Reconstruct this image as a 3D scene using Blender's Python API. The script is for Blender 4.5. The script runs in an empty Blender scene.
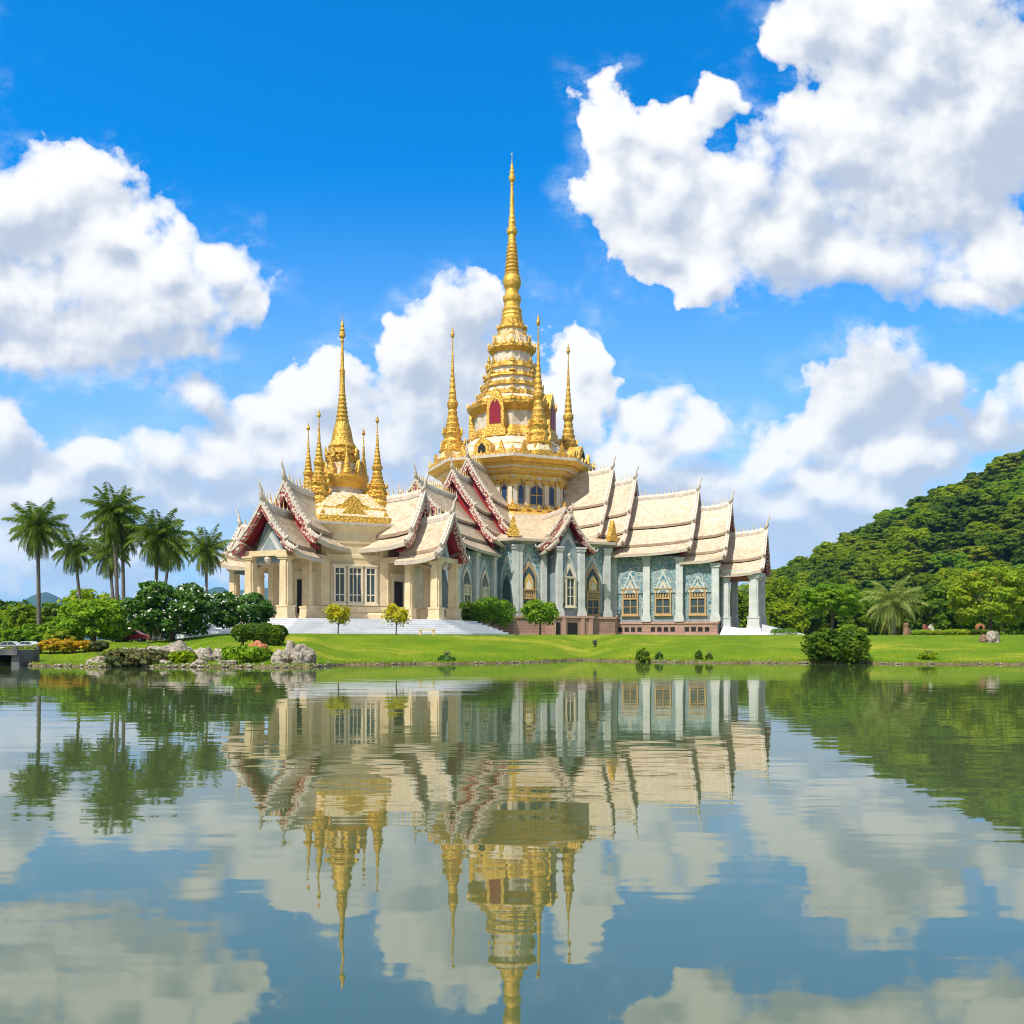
import bpy, math, random
import numpy as np
from mathutils import Vector, Matrix, noise as mnoise

random.seed(7)
RNG = np.random.default_rng(11)
S = bpy.context.scene
COL = S.collection
PI = math.pi
R = math.radians

# ------------------------------------------------------------------ camera
CAM_H = 1.3
F = 887.0          # focal length in pixels of the 1024 picture
HY = 640.0         # picture row of the horizon
cam_d = bpy.data.cameras.new('camera')
cam_d.sensor_width = 36.0
cam_d.lens = 36.0 * F / 1024.0
cam_d.shift_y = (HY - 512.0) / 1024.0
cam_d.clip_start = 0.1
cam_d.clip_end = 20000.0
cam = bpy.data.objects.new('camera', cam_d)
cam.location = (0, 0, CAM_H)
cam.rotation_euler = (R(90), 0, 0)
COL.objects.link(cam)
S.camera = cam

# ------------------------------------------------------------------ sun
SUN = Vector((-0.37, -0.47, 0.80)).normalized()
sun_d = bpy.data.lights.new('sun', 'SUN')
sun_d.energy = 4.6
sun_d.angle = R(0.5)
sun_d.color = (1.0, 0.94, 0.83)
sun = bpy.data.objects.new('sun', sun_d)
sun.rotation_euler = SUN.to_track_quat('Z', 'Y').to_euler()
sun.location = (-60, -40, 120)
COL.objects.link(sun)

S.view_settings.view_transform = 'Standard'
S.view_settings.look = 'None'
S.view_settings.exposure = 0.28
S.view_settings.gamma = 1.0
S.view_settings.use_curve_mapping = False
S.cycles.max_bounces = 6
S.cycles.diffuse_bounces = 3
S.cycles.glossy_bounces = 3
S.cycles.transmission_bounces = 3
S.cycles.transparent_max_bounces = 6
S.cycles.volume_bounces = 0
S.cycles.use_denoising = True
S.cycles.filter_width = 1.1
S.cycles.use_adaptive_sampling = True
S.cycles.adaptive_threshold = 0.02


# ------------------------------------------------------------------ node helper
class NT:
    def __init__(self, tree):
        self.t = tree

    def n(self, typ, **kw):
        nd = self.t.nodes.new(typ)
        for k, v in kw.items():
            setattr(nd, k, v)
        return nd

    def link(self, a, b):
        self.t.links.new(a, b)

    def put(self, sock, v):
        if v is None:
            return
        if isinstance(v, bpy.types.NodeSocket):
            self.t.links.new(v, sock)
        else:
            sock.default_value = v

    def math(self, op, a, b=None, c=None, clamp=False):
        nd = self.n('ShaderNodeMath', operation=op, use_clamp=clamp)
        for i, v in enumerate((a, b, c)):
            self.put(nd.inputs[i], v)
        return nd.outputs[0]

    def vmath(self, op, a, b=None, c=None):
        nd = self.n('ShaderNodeVectorMath', operation=op)
        for i, v in enumerate((a, b, c)):
            self.put(nd.inputs[i], v)
        return nd.outputs['Value'] if op in ('LENGTH', 'DOT_PRODUCT', 'DISTANCE') else nd.outputs[0]

    def mix(self, f, a, b, blend='MIX'):
        nd = self.n('ShaderNodeMix', data_type='RGBA', blend_type=blend)
        self.put(nd.inputs[0], f)
        for i, v in ((6, a), (7, b)):
            if isinstance(v, (tuple, list)) and len(v) == 3:
                v = (*v, 1)
            self.put(nd.inputs[i], v)
        return nd.outputs[2]

    def noise(self, vec, scale, detail=4, rough=0.55, dist=0.0, dim='3D'):
        nd = self.n('ShaderNodeTexNoise', noise_dimensions=dim)
        self.put(nd.inputs['Vector'], vec)
        nd.inputs['Scale'].default_value = scale
        nd.inputs['Detail'].default_value = detail
        nd.inputs['Roughness'].default_value = rough
        nd.inputs['Distortion'].default_value = dist
        return nd.outputs[0]

    def noise_col(self, vec, scale, detail=4, dim='3D'):
        nd = self.n('ShaderNodeTexNoise', noise_dimensions=dim)
        self.put(nd.inputs['Vector'], vec)
        nd.inputs['Scale'].default_value = scale
        nd.inputs['Detail'].default_value = detail
        return nd.outputs[1]

    def voronoi(self, vec, scale, feature='F1', out=0, dim='3D'):
        nd = self.n('ShaderNodeTexVoronoi', feature=feature, voronoi_dimensions=dim)
        self.put(nd.inputs['Vector'], vec)
        nd.inputs['Scale'].default_value = scale
        return nd.outputs[out]

    def ramp(self, v, lo, hi, smooth=True):
        nd = self.n('ShaderNodeMapRange')
        nd.interpolation_type = 'SMOOTHSTEP' if smooth else 'LINEAR'
        self.put(nd.inputs[0], v)
        nd.inputs[1].default_value = lo
        nd.inputs[2].default_value = hi
        return nd.outputs[0]


# ------------------------------------------------------------------ world: blue sky with cumulus
# cloud masses: centre and radii in degrees-like units on the plane (x/|y|, z/|y|); listed x 887
CLOUDS = [
    # left bank
    (62, 195, 66, 48), (16, 215, 66, 52), (-50, 260, 110, 95), (112, 228, 52, 46), (165, 262, 62, 42),
    (218, 266, 40, 34), (60, 290, 120, 66), (150, 318, 90, 44), (70, 352, 110, 30),
    (185, 345, 40, 20),
    # lower left
    (4, 432, 40, 30), (165, 456, 40, 26), (206, 470, 32, 24), (110, 490, 120, 36), (30, 490, 90, 34), (50, 245, 60, 44),
    (190, 500, 70, 34), (-60, 480, 80, 60), (95, 462, 44, 16),
    # centre bank
    (208, 398, 28, 24), (262, 412, 44, 26), (310, 404, 50, 32), (270, 446, 84, 40), 
    (404, 358, 40, 34), (458, 330, 52, 52), (490, 372, 62, 60), (430, 404, 84, 74), (370, 440, 120, 66),
    (572, 358, 40, 38), (590, 388, 28, 28), (545, 410, 70, 52), (330, 490, 150, 50), (470, 470, 120, 60),
    # right low bank
    (652, 424, 42, 34), (690, 436, 44, 26), (640, 462, 60, 40), (700, 478, 60, 32), (884, 376, 58, 44),
    (846, 404, 54, 42), (930, 398, 54, 44), (1000, 432, 62, 38), (800, 436, 56, 32), (772, 462, 44, 24),
    (900, 446, 130, 46), (1080, 430, 90, 70), (760, 512, 120, 34), (850, 492, 110, 40),
    # upper right bank
    (618, 124, 38, 42), (664, 136, 50, 44), (612, 186, 34, 36), (660, 196, 62, 54), (650, 240, 48, 38),
    (730, 206, 74, 58), (712, 104, 28, 26), (806, 24, 46, 50), (860, 40, 80, 66), (930, 60, 110, 90), (1000, 90, 120, 110),
    (838, 150, 92, 66), (815, 205, 70, 50), (660, 190, 56, 56), (950, 130, 110, 80), (930, 190, 130, 86), (780, 232, 100, 54), (700, 268, 44, 32), (850, 258, 120, 34),
    (1000, 262, 60, 40), (955, 298, 46, 18),
    (635, 165, 44, 36), (60, 545, 150, 40), (860, 550, 220, 50), (480, 560, 300, 40), (730, 500, 60, 50), (245, 300, 34, 30, 0.25), (394, 326, 30, 18, 0.35), (740, 110, 20, 16, 0.55), (210, 345, 30, 20, 0.3), (120, 350, 60, 24, 0.3),
    (600, -180, 160, 60), (200, -300, 200, 80), (-250, 120, 160, 90), (1300, 200, 200, 150), (-420, 420, 200, 90), (1400, 460, 260, 80),
]


def build_world():
    w = bpy.data.worlds.new('World')
    S.world = w
    w.use_nodes = True
    g = bpy.data.node_groups.new('cloud_density', 'ShaderNodeTree')
    g.interface.new_socket('P', in_out='INPUT', socket_type='NodeSocketVector')
    g.interface.new_socket('D', in_out='OUTPUT', socket_type='NodeSocketFloat')
    g.interface.new_socket('B', in_out='OUTPUT', socket_type='NodeSocketFloat')
    q = NT(g)
    gi, go = q.n('NodeGroupInput'), q.n('NodeGroupOutput')
    P0 = gi.outputs[0]
    warp = q.vmath('SUBTRACT', q.noise_col(P0, 9.0, 5, dim='2D'), (0.5, 0.5, 0.5))
    P = q.vmath('MULTIPLY_ADD', warp, (0.055, 0.05, 0.0), P0)
    cur = curb = None
    for c in CLOUDS:
        cx, cy, rx, ry = c[:4]
        u, v = (cx - 512) / F, (HY - cy) / F
        ix, iy = F / rx, F / ry
        d = q.vmath('LENGTH', q.vmath('MULTIPLY_ADD', P, (ix, iy, 0.0), (-u * ix, -v * iy, 0.0)))
        if len(c) > 4:
            d = q.math('ADD', d, c[4])
        cur = d if cur is None else q.math('SMOOTH_MIN', cur, d, 0.22)
        if len(c) == 4:
            curb = d if curb is None else q.math('SMOOTH_MIN', curb, d, 1.1)
    body = q.math('MINIMUM', q.math('SUBTRACT', 1.04, cur), 1.1)
    q.link(q.math('SUBTRACT', 1.0, curb), go.inputs[1])
    f1 = q.noise(P0, 11.0, 9, 0.60, dim='2D')
    wp = q.vmath('MULTIPLY_ADD', warp, (0.06, 0.06, 0.0), P0)
    b1 = q.voronoi(wp, 20.0, 'SMOOTH_F1', dim='2D')
    b2 = q.voronoi(wp, 47.0, 'SMOOTH_F1', dim='2D')
    f1 = q.math('MULTIPLY', q.math('SUBTRACT', f1, 0.5), 1.7)
    bl = q.math('ADD', q.math('MULTIPLY', q.math('SUBTRACT', 0.42, b1), 0.62), q.math('MULTIPLY', q.math('SUBTRACT', 0.42, b2), 0.34))
    D = q.math('ADD', q.math('ADD', body, f1), bl)
    q.link(D, go.inputs[0])

    t = NT(w.node_tree)
    w.node_tree.nodes.clear()
    out = t.n('ShaderNodeOutputWorld')
    bg = t.n('ShaderNodeBackground')
    bg.inputs[1].default_value = 0.1
    t.link(bg.outputs[0], out.inputs[0])
    sky = t.n('ShaderNodeTexSky', sky_type='NISHITA', sun_disc=False)
    sky.sun_elevation = math.asin(SUN.z)
    sky.sun_rotation = math.atan2(SUN.x, SUN.y)
    sky.air_density, sky.dust_density, sky.ozone_density = 1.0, 0.3, 2.0
    tc = t.n('ShaderNodeTexCoord')
    sep = t.n('ShaderNodeSeparateXYZ')
    t.link(tc.outputs['Generated'], sep.inputs[0])
    ay = t.math('MAXIMUM', t.math('ABSOLUTE', sep.outputs[1]), 0.12)
    u = t.math('DIVIDE', sep.outputs[0], ay)
    v = t.math('DIVIDE', sep.outputs[2], ay)
    cmb = t.n('ShaderNodeCombineXYZ')
    t.link(u, cmb.inputs[0]); t.link(v, cmb.inputs[1])
    Pp = cmb.outputs[0]

    def dens(vec):
        nd = t.n('ShaderNodeGroup'); nd.node_tree = g
        t.link(vec, nd.inputs[0])
        return nd.outputs[0], nd.outputs[1]
    D0, B0 = dens(Pp)
    D1, B1 = dens(t.vmath('ADD', Pp, (-0.016, 0.030, 0.0)))
    low = t.ramp(v, 0.36, 0.06)            # thicker air near the horizon greys the clouds
    edge = t.math('MULTIPLY_ADD', t.noise(Pp, 4.0, 2, dim='2D'), 1.5, -0.35)          # crisp here, wispy there
    edge = t.math('MAXIMUM', t.math('MULTIPLY_ADD', low, 0.25, edge), 0.22)
    mask = t.math('DIVIDE', D0, edge, clamp=True)
    mask = t.math('MULTIPLY', mask, t.math('MULTIPLY_ADD', mask, -1.0, 2.0))
    grad = t.math('SUBTRACT', D1, D0)
    big = t.math('MULTIPLY', t.math('SUBTRACT', t.noise(t.vmath('MULTIPLY', Pp, (1.0, 1.7, 1.0)), 3.6, 5, 0.55, dim='2D'), 0.5), 2.0)
    sh = t.math('ADD', t.math('MULTIPLY', grad, 0.62), t.math('MULTIPLY', B1, 0.36))
    sh = t.math('ADD', t.math('ADD', sh, big), t.math('MULTIPLY_ADD', low, 0.03, 0.15))
    shade = t.ramp(sh, -0.25, 0.75)
    low_col = t.mix(low, (4.5, 5.2, 6.3), (4.4, 5.6, 7.2))
    lit_col = t.mix(low, (8.6, 8.65, 8.7), (8.2, 8.5, 8.8))
    ccol = t.mix(shade, lit_col, low_col)
    mask = t.math('MULTIPLY', mask, t.math('MULTIPLY_ADD', t.ramp(v, 0.19, 0.02), -0.40, 1.0))
    # the blue itself: Nishita, deepened as through a polarising filter, paler towards the horizon
    skyc = t.mix(1.0, sky.outputs[0], (0.02, 1.22, 2.10), 'MULTIPLY')
    pale = t.ramp(v, 0.55, 0.0)
    skyc = t.mix(t.math('MULTIPLY', pale, 0.85), skyc, (4.2, 5.9, 7.8))
    veil = t.math('MULTIPLY', t.ramp(t.noise(t.vmath('MULTIPLY', Pp, (1.0, 2.2, 1.0)), 3.0, 6, 0.6, dim='2D'), 0.42, 0.8), t.ramp(v, 0.34, 0.1))
    skyc = t.mix(t.math('MULTIPLY', veil, 0.6), skyc, (6.6, 7.6, 9.2))
    halo = t.math('MULTIPLY', t.ramp(D0, -0.75, 0.15), t.ramp(t.noise(t.vmath('MULTIPLY', Pp, (1.0, 1.6, 1.0)), 9.0, 7, 0.65, dim='2D'), 0.45, 0.75))
    skyc = t.mix(t.math('MULTIPLY', halo, 0.45), skyc, (7.6, 8.2, 9.0))
    colr = t.mix(mask, skyc, ccol)
    # unseen cloud cover added overhead and behind the viewer to whiten the ambient light
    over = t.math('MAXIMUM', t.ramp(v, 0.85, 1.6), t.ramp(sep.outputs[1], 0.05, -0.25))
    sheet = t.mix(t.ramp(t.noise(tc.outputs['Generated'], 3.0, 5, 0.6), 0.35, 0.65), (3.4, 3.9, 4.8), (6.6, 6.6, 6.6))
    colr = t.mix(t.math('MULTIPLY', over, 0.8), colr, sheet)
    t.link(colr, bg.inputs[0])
    w.cycles.sampling_method = 'MANUAL'
    w.cycles.sample_map_resolution = 256


build_world()


# ------------------------------------------------------------------ materials
def lin(c):
    return tuple(c)


def new_mat(name):
    m = bpy.data.materials.new(name)
    m.use_nodes = True
    t = NT(m.node_tree)
    b = m.node_tree.nodes['Principled BSDF']
    return m, t, b


def mat_mottle(name, c1, c2, scale=3.0, rough=0.7, bump=0.0, bscale=20.0, metallic=0.0, spec=0.4, fine=None, detail=6):
    m, t, b = new_mat(name)
    tc = t.n('ShaderNodeTexCoord').outputs['Object']
    f = t.ramp(t.noise(tc, scale, detail, 0.6), 0.3, 0.7)
    col = t.mix(f, c1, c2)
    if fine:
        f2 = t.noise(tc, fine[0], 3, 0.6)
        col = t.mix(t.math('MULTIPLY', t.ramp(f2, 0.45, 0.7), fine[1]), col, fine[2])
    t.put(b.inputs['Base Color'], col)
    b.inputs['Roughness'].default_value = rough
    b.inputs['Metallic'].default_value = metallic
    b.inputs['Specular IOR Level'].default_value = spec
    if bump:
        bp = t.n('ShaderNodeBump')
        bp.inputs['Strength'].default_value = bump
        bp.inputs['Distance'].default_value = 0.1
        t.put(bp.inputs['Height'], t.noise(tc, bscale, 4, 0.6))
        t.link(bp.outputs[0], b.inputs['Normal'])
    return m


def mat_tile():
    m, t, b = new_mat('roof_tile')
    tc = t.n('ShaderNodeTexCoord').outputs['Object']
    cell = t.voronoi(t.vmath('MULTIPLY', tc, (3.2, 3.2, 4.2)), 1.0, 'F1', 1)
    sepc = t.n('ShaderNodeSeparateColor'); t.link(cell, sepc.inputs[0])
    big = t.ramp(t.noise(tc, 0.45, 6, 0.65), 0.35, 0.7)
    col = t.mix(sepc.outputs[0], (0.45, 0.35, 0.235), (0.66, 0.555, 0.41))
    col = t.mix(t.math('MULTIPLY', big, 0.45), col, (0.47, 0.31, 0.175))
    streak = t.ramp(t.noise(t.vmath('MULTIPLY', tc, (1.6, 1.6, 0.25)), 1.4, 5, 0.7), 0.55, 0.75)
    col = t.mix(t.math('MULTIPLY', streak, 0.5), col, (0.22, 0.155, 0.10))
    t.put(b.inputs['Base Color'], col)
    b.inputs['Roughness'].default_value = 0.5
    sx = t.n('ShaderNodeSeparateXYZ'); t.link(tc, sx.inputs[0])
    rows = t.math('FRACT', t.math('MULTIPLY', sx.outputs[2], 4.2))
    bp = t.n('ShaderNodeBump'); bp.inputs['Strength'].default_value = 0.45; bp.inputs['Distance'].default_value = 0.06
    t.put(bp.inputs['Height'], t.math('ADD', rows, t.math('MULTIPLY', sepc.outputs[1], 0.6)))
    t.link(bp.outputs[0], b.inputs['Normal'])
    return m


def mat_gold(name='gold', pattern=5.0, dark=0.35):
    m, t, b = new_mat(name)
    tc = t.n('ShaderNodeTexCoord').outputs['Object']
    f = t.ramp(t.noise(tc, 1.3, 6, 0.65), 0.35, 0.7)
    col = t.mix(f, (0.74, 0.42, 0.05), (0.82, 0.52, 0.10))
    vo = t.voronoi(tc, pattern, 'F1')
    grime = t.ramp(vo, 0.25, 0.75)
    col = t.mix(t.math('MULTIPLY', grime, dark), col, (0.30, 0.15, 0.02))
    t.put(b.inputs['Base Color'], col)
    b.inputs['Metallic'].default_value = 0.4
    b.inputs['Roughness'].default_value = 0.38
    bp = t.n('ShaderNodeBump'); bp.inputs['Strength'].default_value = 0.7; bp.inputs['Distance'].default_value = 0.09
    t.put(bp.inputs['Height'], t.math('ADD', t.math('MULTIPLY', vo, -1.0), t.noise(tc, 9, 3, 0.6)))
    t.link(bp.outputs[0], b.inputs['Normal'])
    return m


def mat_ornate(name, base, base2, amount=0.5, scale=2.6):
    """white or coloured stucco worked over with gilded ornament"""
    m, t, b = new_mat(name)
    tc = t.n('ShaderNodeTexCoord').outputs['Object']
    d = t.vmath('MULTIPLY_ADD', t.noise_col(tc, 3.0, 3), (0.35, 0.35, 0.35), tc)
    vo = t.voronoi(d, scale, 'DISTANCE_TO_EDGE')
    msk = t.ramp(vo, amount * 0.25 + 0.06, amount * 0.25)
    c0 = t.mix(t.noise(tc, 2.0, 5), base, base2)
    col = t.mix(msk, c0, (0.80, 0.52, 0.09))
    t.put(b.inputs['Base Color'], col)
    t.put(b.inputs['Metallic'], t.math('MULTIPLY', msk, 0.5))
    b.inputs['Roughness'].default_value = 0.45
    bp = t.n('ShaderNodeBump'); bp.inputs['Strength'].default_value = 0.7; bp.inputs['Distance'].default_value = 0.08
    t.put(bp.inputs['Height'], msk)
    t.link(bp.outputs[0], b.inputs['Normal'])
    return m


def mat_relief():
    """pale stucco relief scrolls on blue green mosaic"""
    m, t, b = new_mat('teal_relief')
    tc = t.n('ShaderNodeTexCoord').outputs['Object']
    d = t.vmath('MULTIPLY_ADD', t.noise_col(tc, 1.6, 3), (0.9, 0.9, 0.9), tc)
    vo = t.voronoi(d, 2.2, 'DISTANCE_TO_EDGE')
    scroll = t.ramp(vo, 0.13, 0.05)
    f = t.ramp(t.noise(tc, 1.1, 5, 0.6), 0.35, 0.65)
    c0 = t.mix(f, (0.04, 0.19, 0.27), (0.20, 0.35, 0.38))
    col = t.mix(t.math('MULTIPLY', scroll, 0.7), c0, (0.62, 0.60, 0.50))
    t.put(b.inputs['Base Color'], col)
    b.inputs['Roughness'].default_value = 0.35
    bp = t.n('ShaderNodeBump'); bp.inputs['Strength'].default_value = 0.8; bp.inputs['Distance'].default_value = 0.08
    t.put(bp.inputs['Height'], scroll)
    t.link(bp.outputs[0], b.inputs['Normal'])
    return m


def mat_barge():
    """white scale ornament over red"""
    m, t, b = new_mat('barge_scale')
    tc = t.n('ShaderNodeTexCoord').outputs['Object']
    vo = t.voronoi(tc, 4.6, 'F1')
    f = t.ramp(vo, 0.38, 0.50)
    col = t.mix(f, (0.66, 0.57, 0.48), (0.29, 0.065, 0.05))
    t.put(b.inputs['Base Color'], col)
    b.inputs['Roughness'].default_value = 0.45
    bp = t.n('ShaderNodeBump'); bp.inputs['Strength'].default_value = 0.6; bp.inputs['Distance'].default_value = 0.06
    t.put(bp.inputs['Height'], t.math('MULTIPLY', vo, -1.0))
    t.link(bp.outputs[0], b.inputs['Normal'])
    return m


def mat_leaf(name, c1, c2, c3=None, var=0.25, trans=0.35, scale=0.9):
    m, t, b = new_mat(name)
    nt = m.node_tree
    tc = t.n('ShaderNodeTexCoord').outputs['Object']
    f = t.ramp(t.noise(tc, scale, 4, 0.6), 0.32, 0.68)
    col = t.mix(f, c1, c2)
    if c3:
        f3 = t.ramp(t.noise(tc, scale * 1.7 + 0.3, 3, 0.6), 0.58, 0.72)
        col = t.mix(f3, col, c3)
    oi = t.n('ShaderNodeObjectInfo')
    hs = t.n('ShaderNodeHueSaturation')
    t.put(hs.inputs['Color'], col)
    t.put(hs.inputs['Value'], t.math('MULTIPLY_ADD', oi.outputs['Random'], var * 2, 1.0 - var))
    t.put(hs.inputs['Hue'], t.math('MULTIPLY_ADD', oi.outputs['Random'], -var * 0.10, 0.5 + var * 0.05))
    col = hs.outputs[0]
    t.put(b.inputs['Base Color'], col)
    b.inputs['Roughness'].default_value = 0.5
    b.inputs['Specular IOR Level'].default_value = 0.15
    tr = t.n('ShaderNodeBsdfTranslucent')
    t.put(tr.inputs[0], t.mix(1.0, col, (1.15, 1.25, 0.6), 'MULTIPLY'))
    mx = t.n('ShaderNodeMixShader'); mx.inputs[0].default_value = trans
    t.link(b.outputs[0], mx.inputs[1]); t.link(tr.outputs[0], mx.inputs[2])
    t.link(mx.outputs[0], nt.nodes['Material Output'].inputs[0])
    return m


def mat_marble():
    m, t, b = new_mat('white_marble')
    tc = t.n('ShaderNodeTexCoord').outputs['Object']
    f = t.ramp(t.noise(tc, 0.7, 7, 0.65, 0.8), 0.35, 0.7)
    col = t.mix(f, (0.64, 0.64, 0.65), (0.50, 0.51, 0.54))
    t.put(b.inputs['Base Color'], col)
    b.inputs['Roughness'].default_value = 0.45
    return m


def mat_blocks(name, c1, c2, mortar, sx=0.9, sz=0.38, rough=0.75):
    """coursed stone blocks laid in object space, following whichever horizontal axis is longer"""
    m, t, b = new_mat(name)
    tc = t.n('ShaderNodeTexCoord').outputs['Object']
    s = t.n('ShaderNodeSeparateXYZ'); t.link(tc, s.inputs[0])
    c = t.n('ShaderNodeCombineXYZ')
    t.link(t.math('ADD', s.outputs[0], t.math('MULTIPLY', s.outputs[1], 1.13)), c.inputs[0])
    t.link(s.outputs[2], c.inputs[1])
    br = t.n('ShaderNodeTexBrick')
    t.link(c.outputs[0], br.inputs[0])
    br.inputs['Color1'].default_value = (*c1, 1); br.inputs['Color2'].default_value = (*c2, 1)
    br.inputs['Mortar'].default_value = (*mortar, 1)
    br.inputs['Scale'].default_value = 1.0
    br.inputs['Brick Width'].default_value = sx; br.inputs['Row Height'].default_value = sz
    br.inputs['Mortar Size'].default_value = 0.016
    col = t.mix(t.math('MULTIPLY', t.ramp(t.noise(tc, 1.5, 6, 0.65), 0.4, 0.75), 0.45), br.outputs[0], tuple(x * 0.55 for x in c1))
    t.put(b.inputs['Base Color'], col)
    b.inputs['Roughness'].default_value = rough
    bp = t.n('ShaderNodeBump'); bp.inputs['Strength'].default_value = 0.3; bp.inputs['Distance'].default_value = 0.05
    t.put(bp.inputs['Height'], br.outputs[1]); bp.invert = True
    t.link(bp.outputs[0], b.inputs['Normal'])
    return m


def mat_glass(name='window_glass', c=(0.03, 0.045, 0.05)):
    m, t, b = new_mat(name)
    tc = t.n('ShaderNodeTexCoord').outputs['Object']
    f = t.noise(tc, 0.8, 3)
    t.put(b.inputs['Base Color'], t.mix(f, c, tuple(x * 2.4 for x in c)))
    b.inputs['Roughness'].default_value = 0.2
    b.inputs['Specular IOR Level'].default_value = 0.35
    return m


def mat_grass():
    m, t, b = new_mat('lawn_grass')
    tc = t.n('ShaderNodeTexCoord').outputs['Object']
    f = t.ramp(t.noise(tc, 0.35, 6, 0.6), 0.35, 0.68)
    col = t.mix(f, (0.105, 0.180, 0.005), (0.195, 0.260, 0.007))
    dry = t.ramp(t.noise(t.vmath('MULTIPLY', tc, (0.7, 1.6, 1.0)), 0.16, 6, 0.65), 0.50, 0.68)
    col = t.mix(t.math('MULTIPLY', dry, 0.8), col, (0.42, 0.36, 0.035))
    wornp = t.ramp(t.noise(t.vmath('MULTIPLY', tc, (0.8, 1.4, 1.0)), 0.9, 6, 0.7), 0.48, 0.68)
    col = t.mix(t.math('MULTIPLY', wornp, 0.5), col, (0.075, 0.145, 0.006))
    fine = t.noise(tc, 5.0, 7, 0.75)
    col = t.mix(t.math('MULTIPLY', t.ramp(fine, 0.42, 0.66), 0.7), col, (0.09, 0.19, 0.006))
    t.put(b.inputs['Base Color'], col)
    b.inputs['Roughness'].default_value = 0.85
    b.inputs['Specular IOR Level'].default_value = 0.1
    bp = t.n('ShaderNodeBump'); bp.inputs['Strength'].default_value = 0.5; bp.inputs['Distance'].default_value = 0.08
    t.put(bp.inputs['Height'], fine)
    t.link(bp.outputs[0], b.inputs['Normal'])
    return m


def mat_water():
    m, t, b = new_mat('pond_water')
    tc = t.n('ShaderNodeTexCoord').outputs['Object']
    murk = t.ramp(t.noise(t.vmath('MULTIPLY', tc, (0.06, 0.12, 1)), 1.0, 3), 0.3, 0.7)
    t.put(b.inputs['Base Color'], t.mix(murk, (0.058, 0.086, 0.032), (0.072, 0.098, 0.035)))
    b.inputs['Roughness'].default_value = 0.02
    b.inputs['Specular Tint'].default_value = (1.0, 0.99, 0.93, 1)
    b.inputs['IOR'].default_value = 2.5
    b.inputs['Specular IOR Level'].default_value = 0.62
    s1 = t.noise(t.vmath('MULTIPLY', tc, (0.35, 1.1, 1)), 1.0, 3, 0.5)
    s2 = t.noise(t.vmath('MULTIPLY', tc, (0.10, 0.34, 1)), 1.0, 2, 0.5)
    s3 = t.noise(t.vmath('MULTIPLY', tc, (1.2, 3.6, 1)), 1.0, 2, 0.5)
    calm = t.ramp(t.noise(t.vmath('MULTIPLY', tc, (0.05, 0.09, 1)), 1.0, 3), 0.35, 0.65)
    h = t.math('ADD', t.math('MULTIPLY', s1, 0.046), t.math('MULTIPLY', s2, 0.04))
    h = t.math('ADD', h, t.math('MULTIPLY', t.math('MULTIPLY', s3, calm), 0.013))
    bp = t.n('ShaderNodeBump'); bp.inputs['Strength'].default_value = 1.0; bp.inputs['Distance'].default_value = 0.13
    t.put(bp.inputs['Height'], h)
    t.link(bp.outputs[0], b.inputs['Normal'])
    return m


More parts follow.
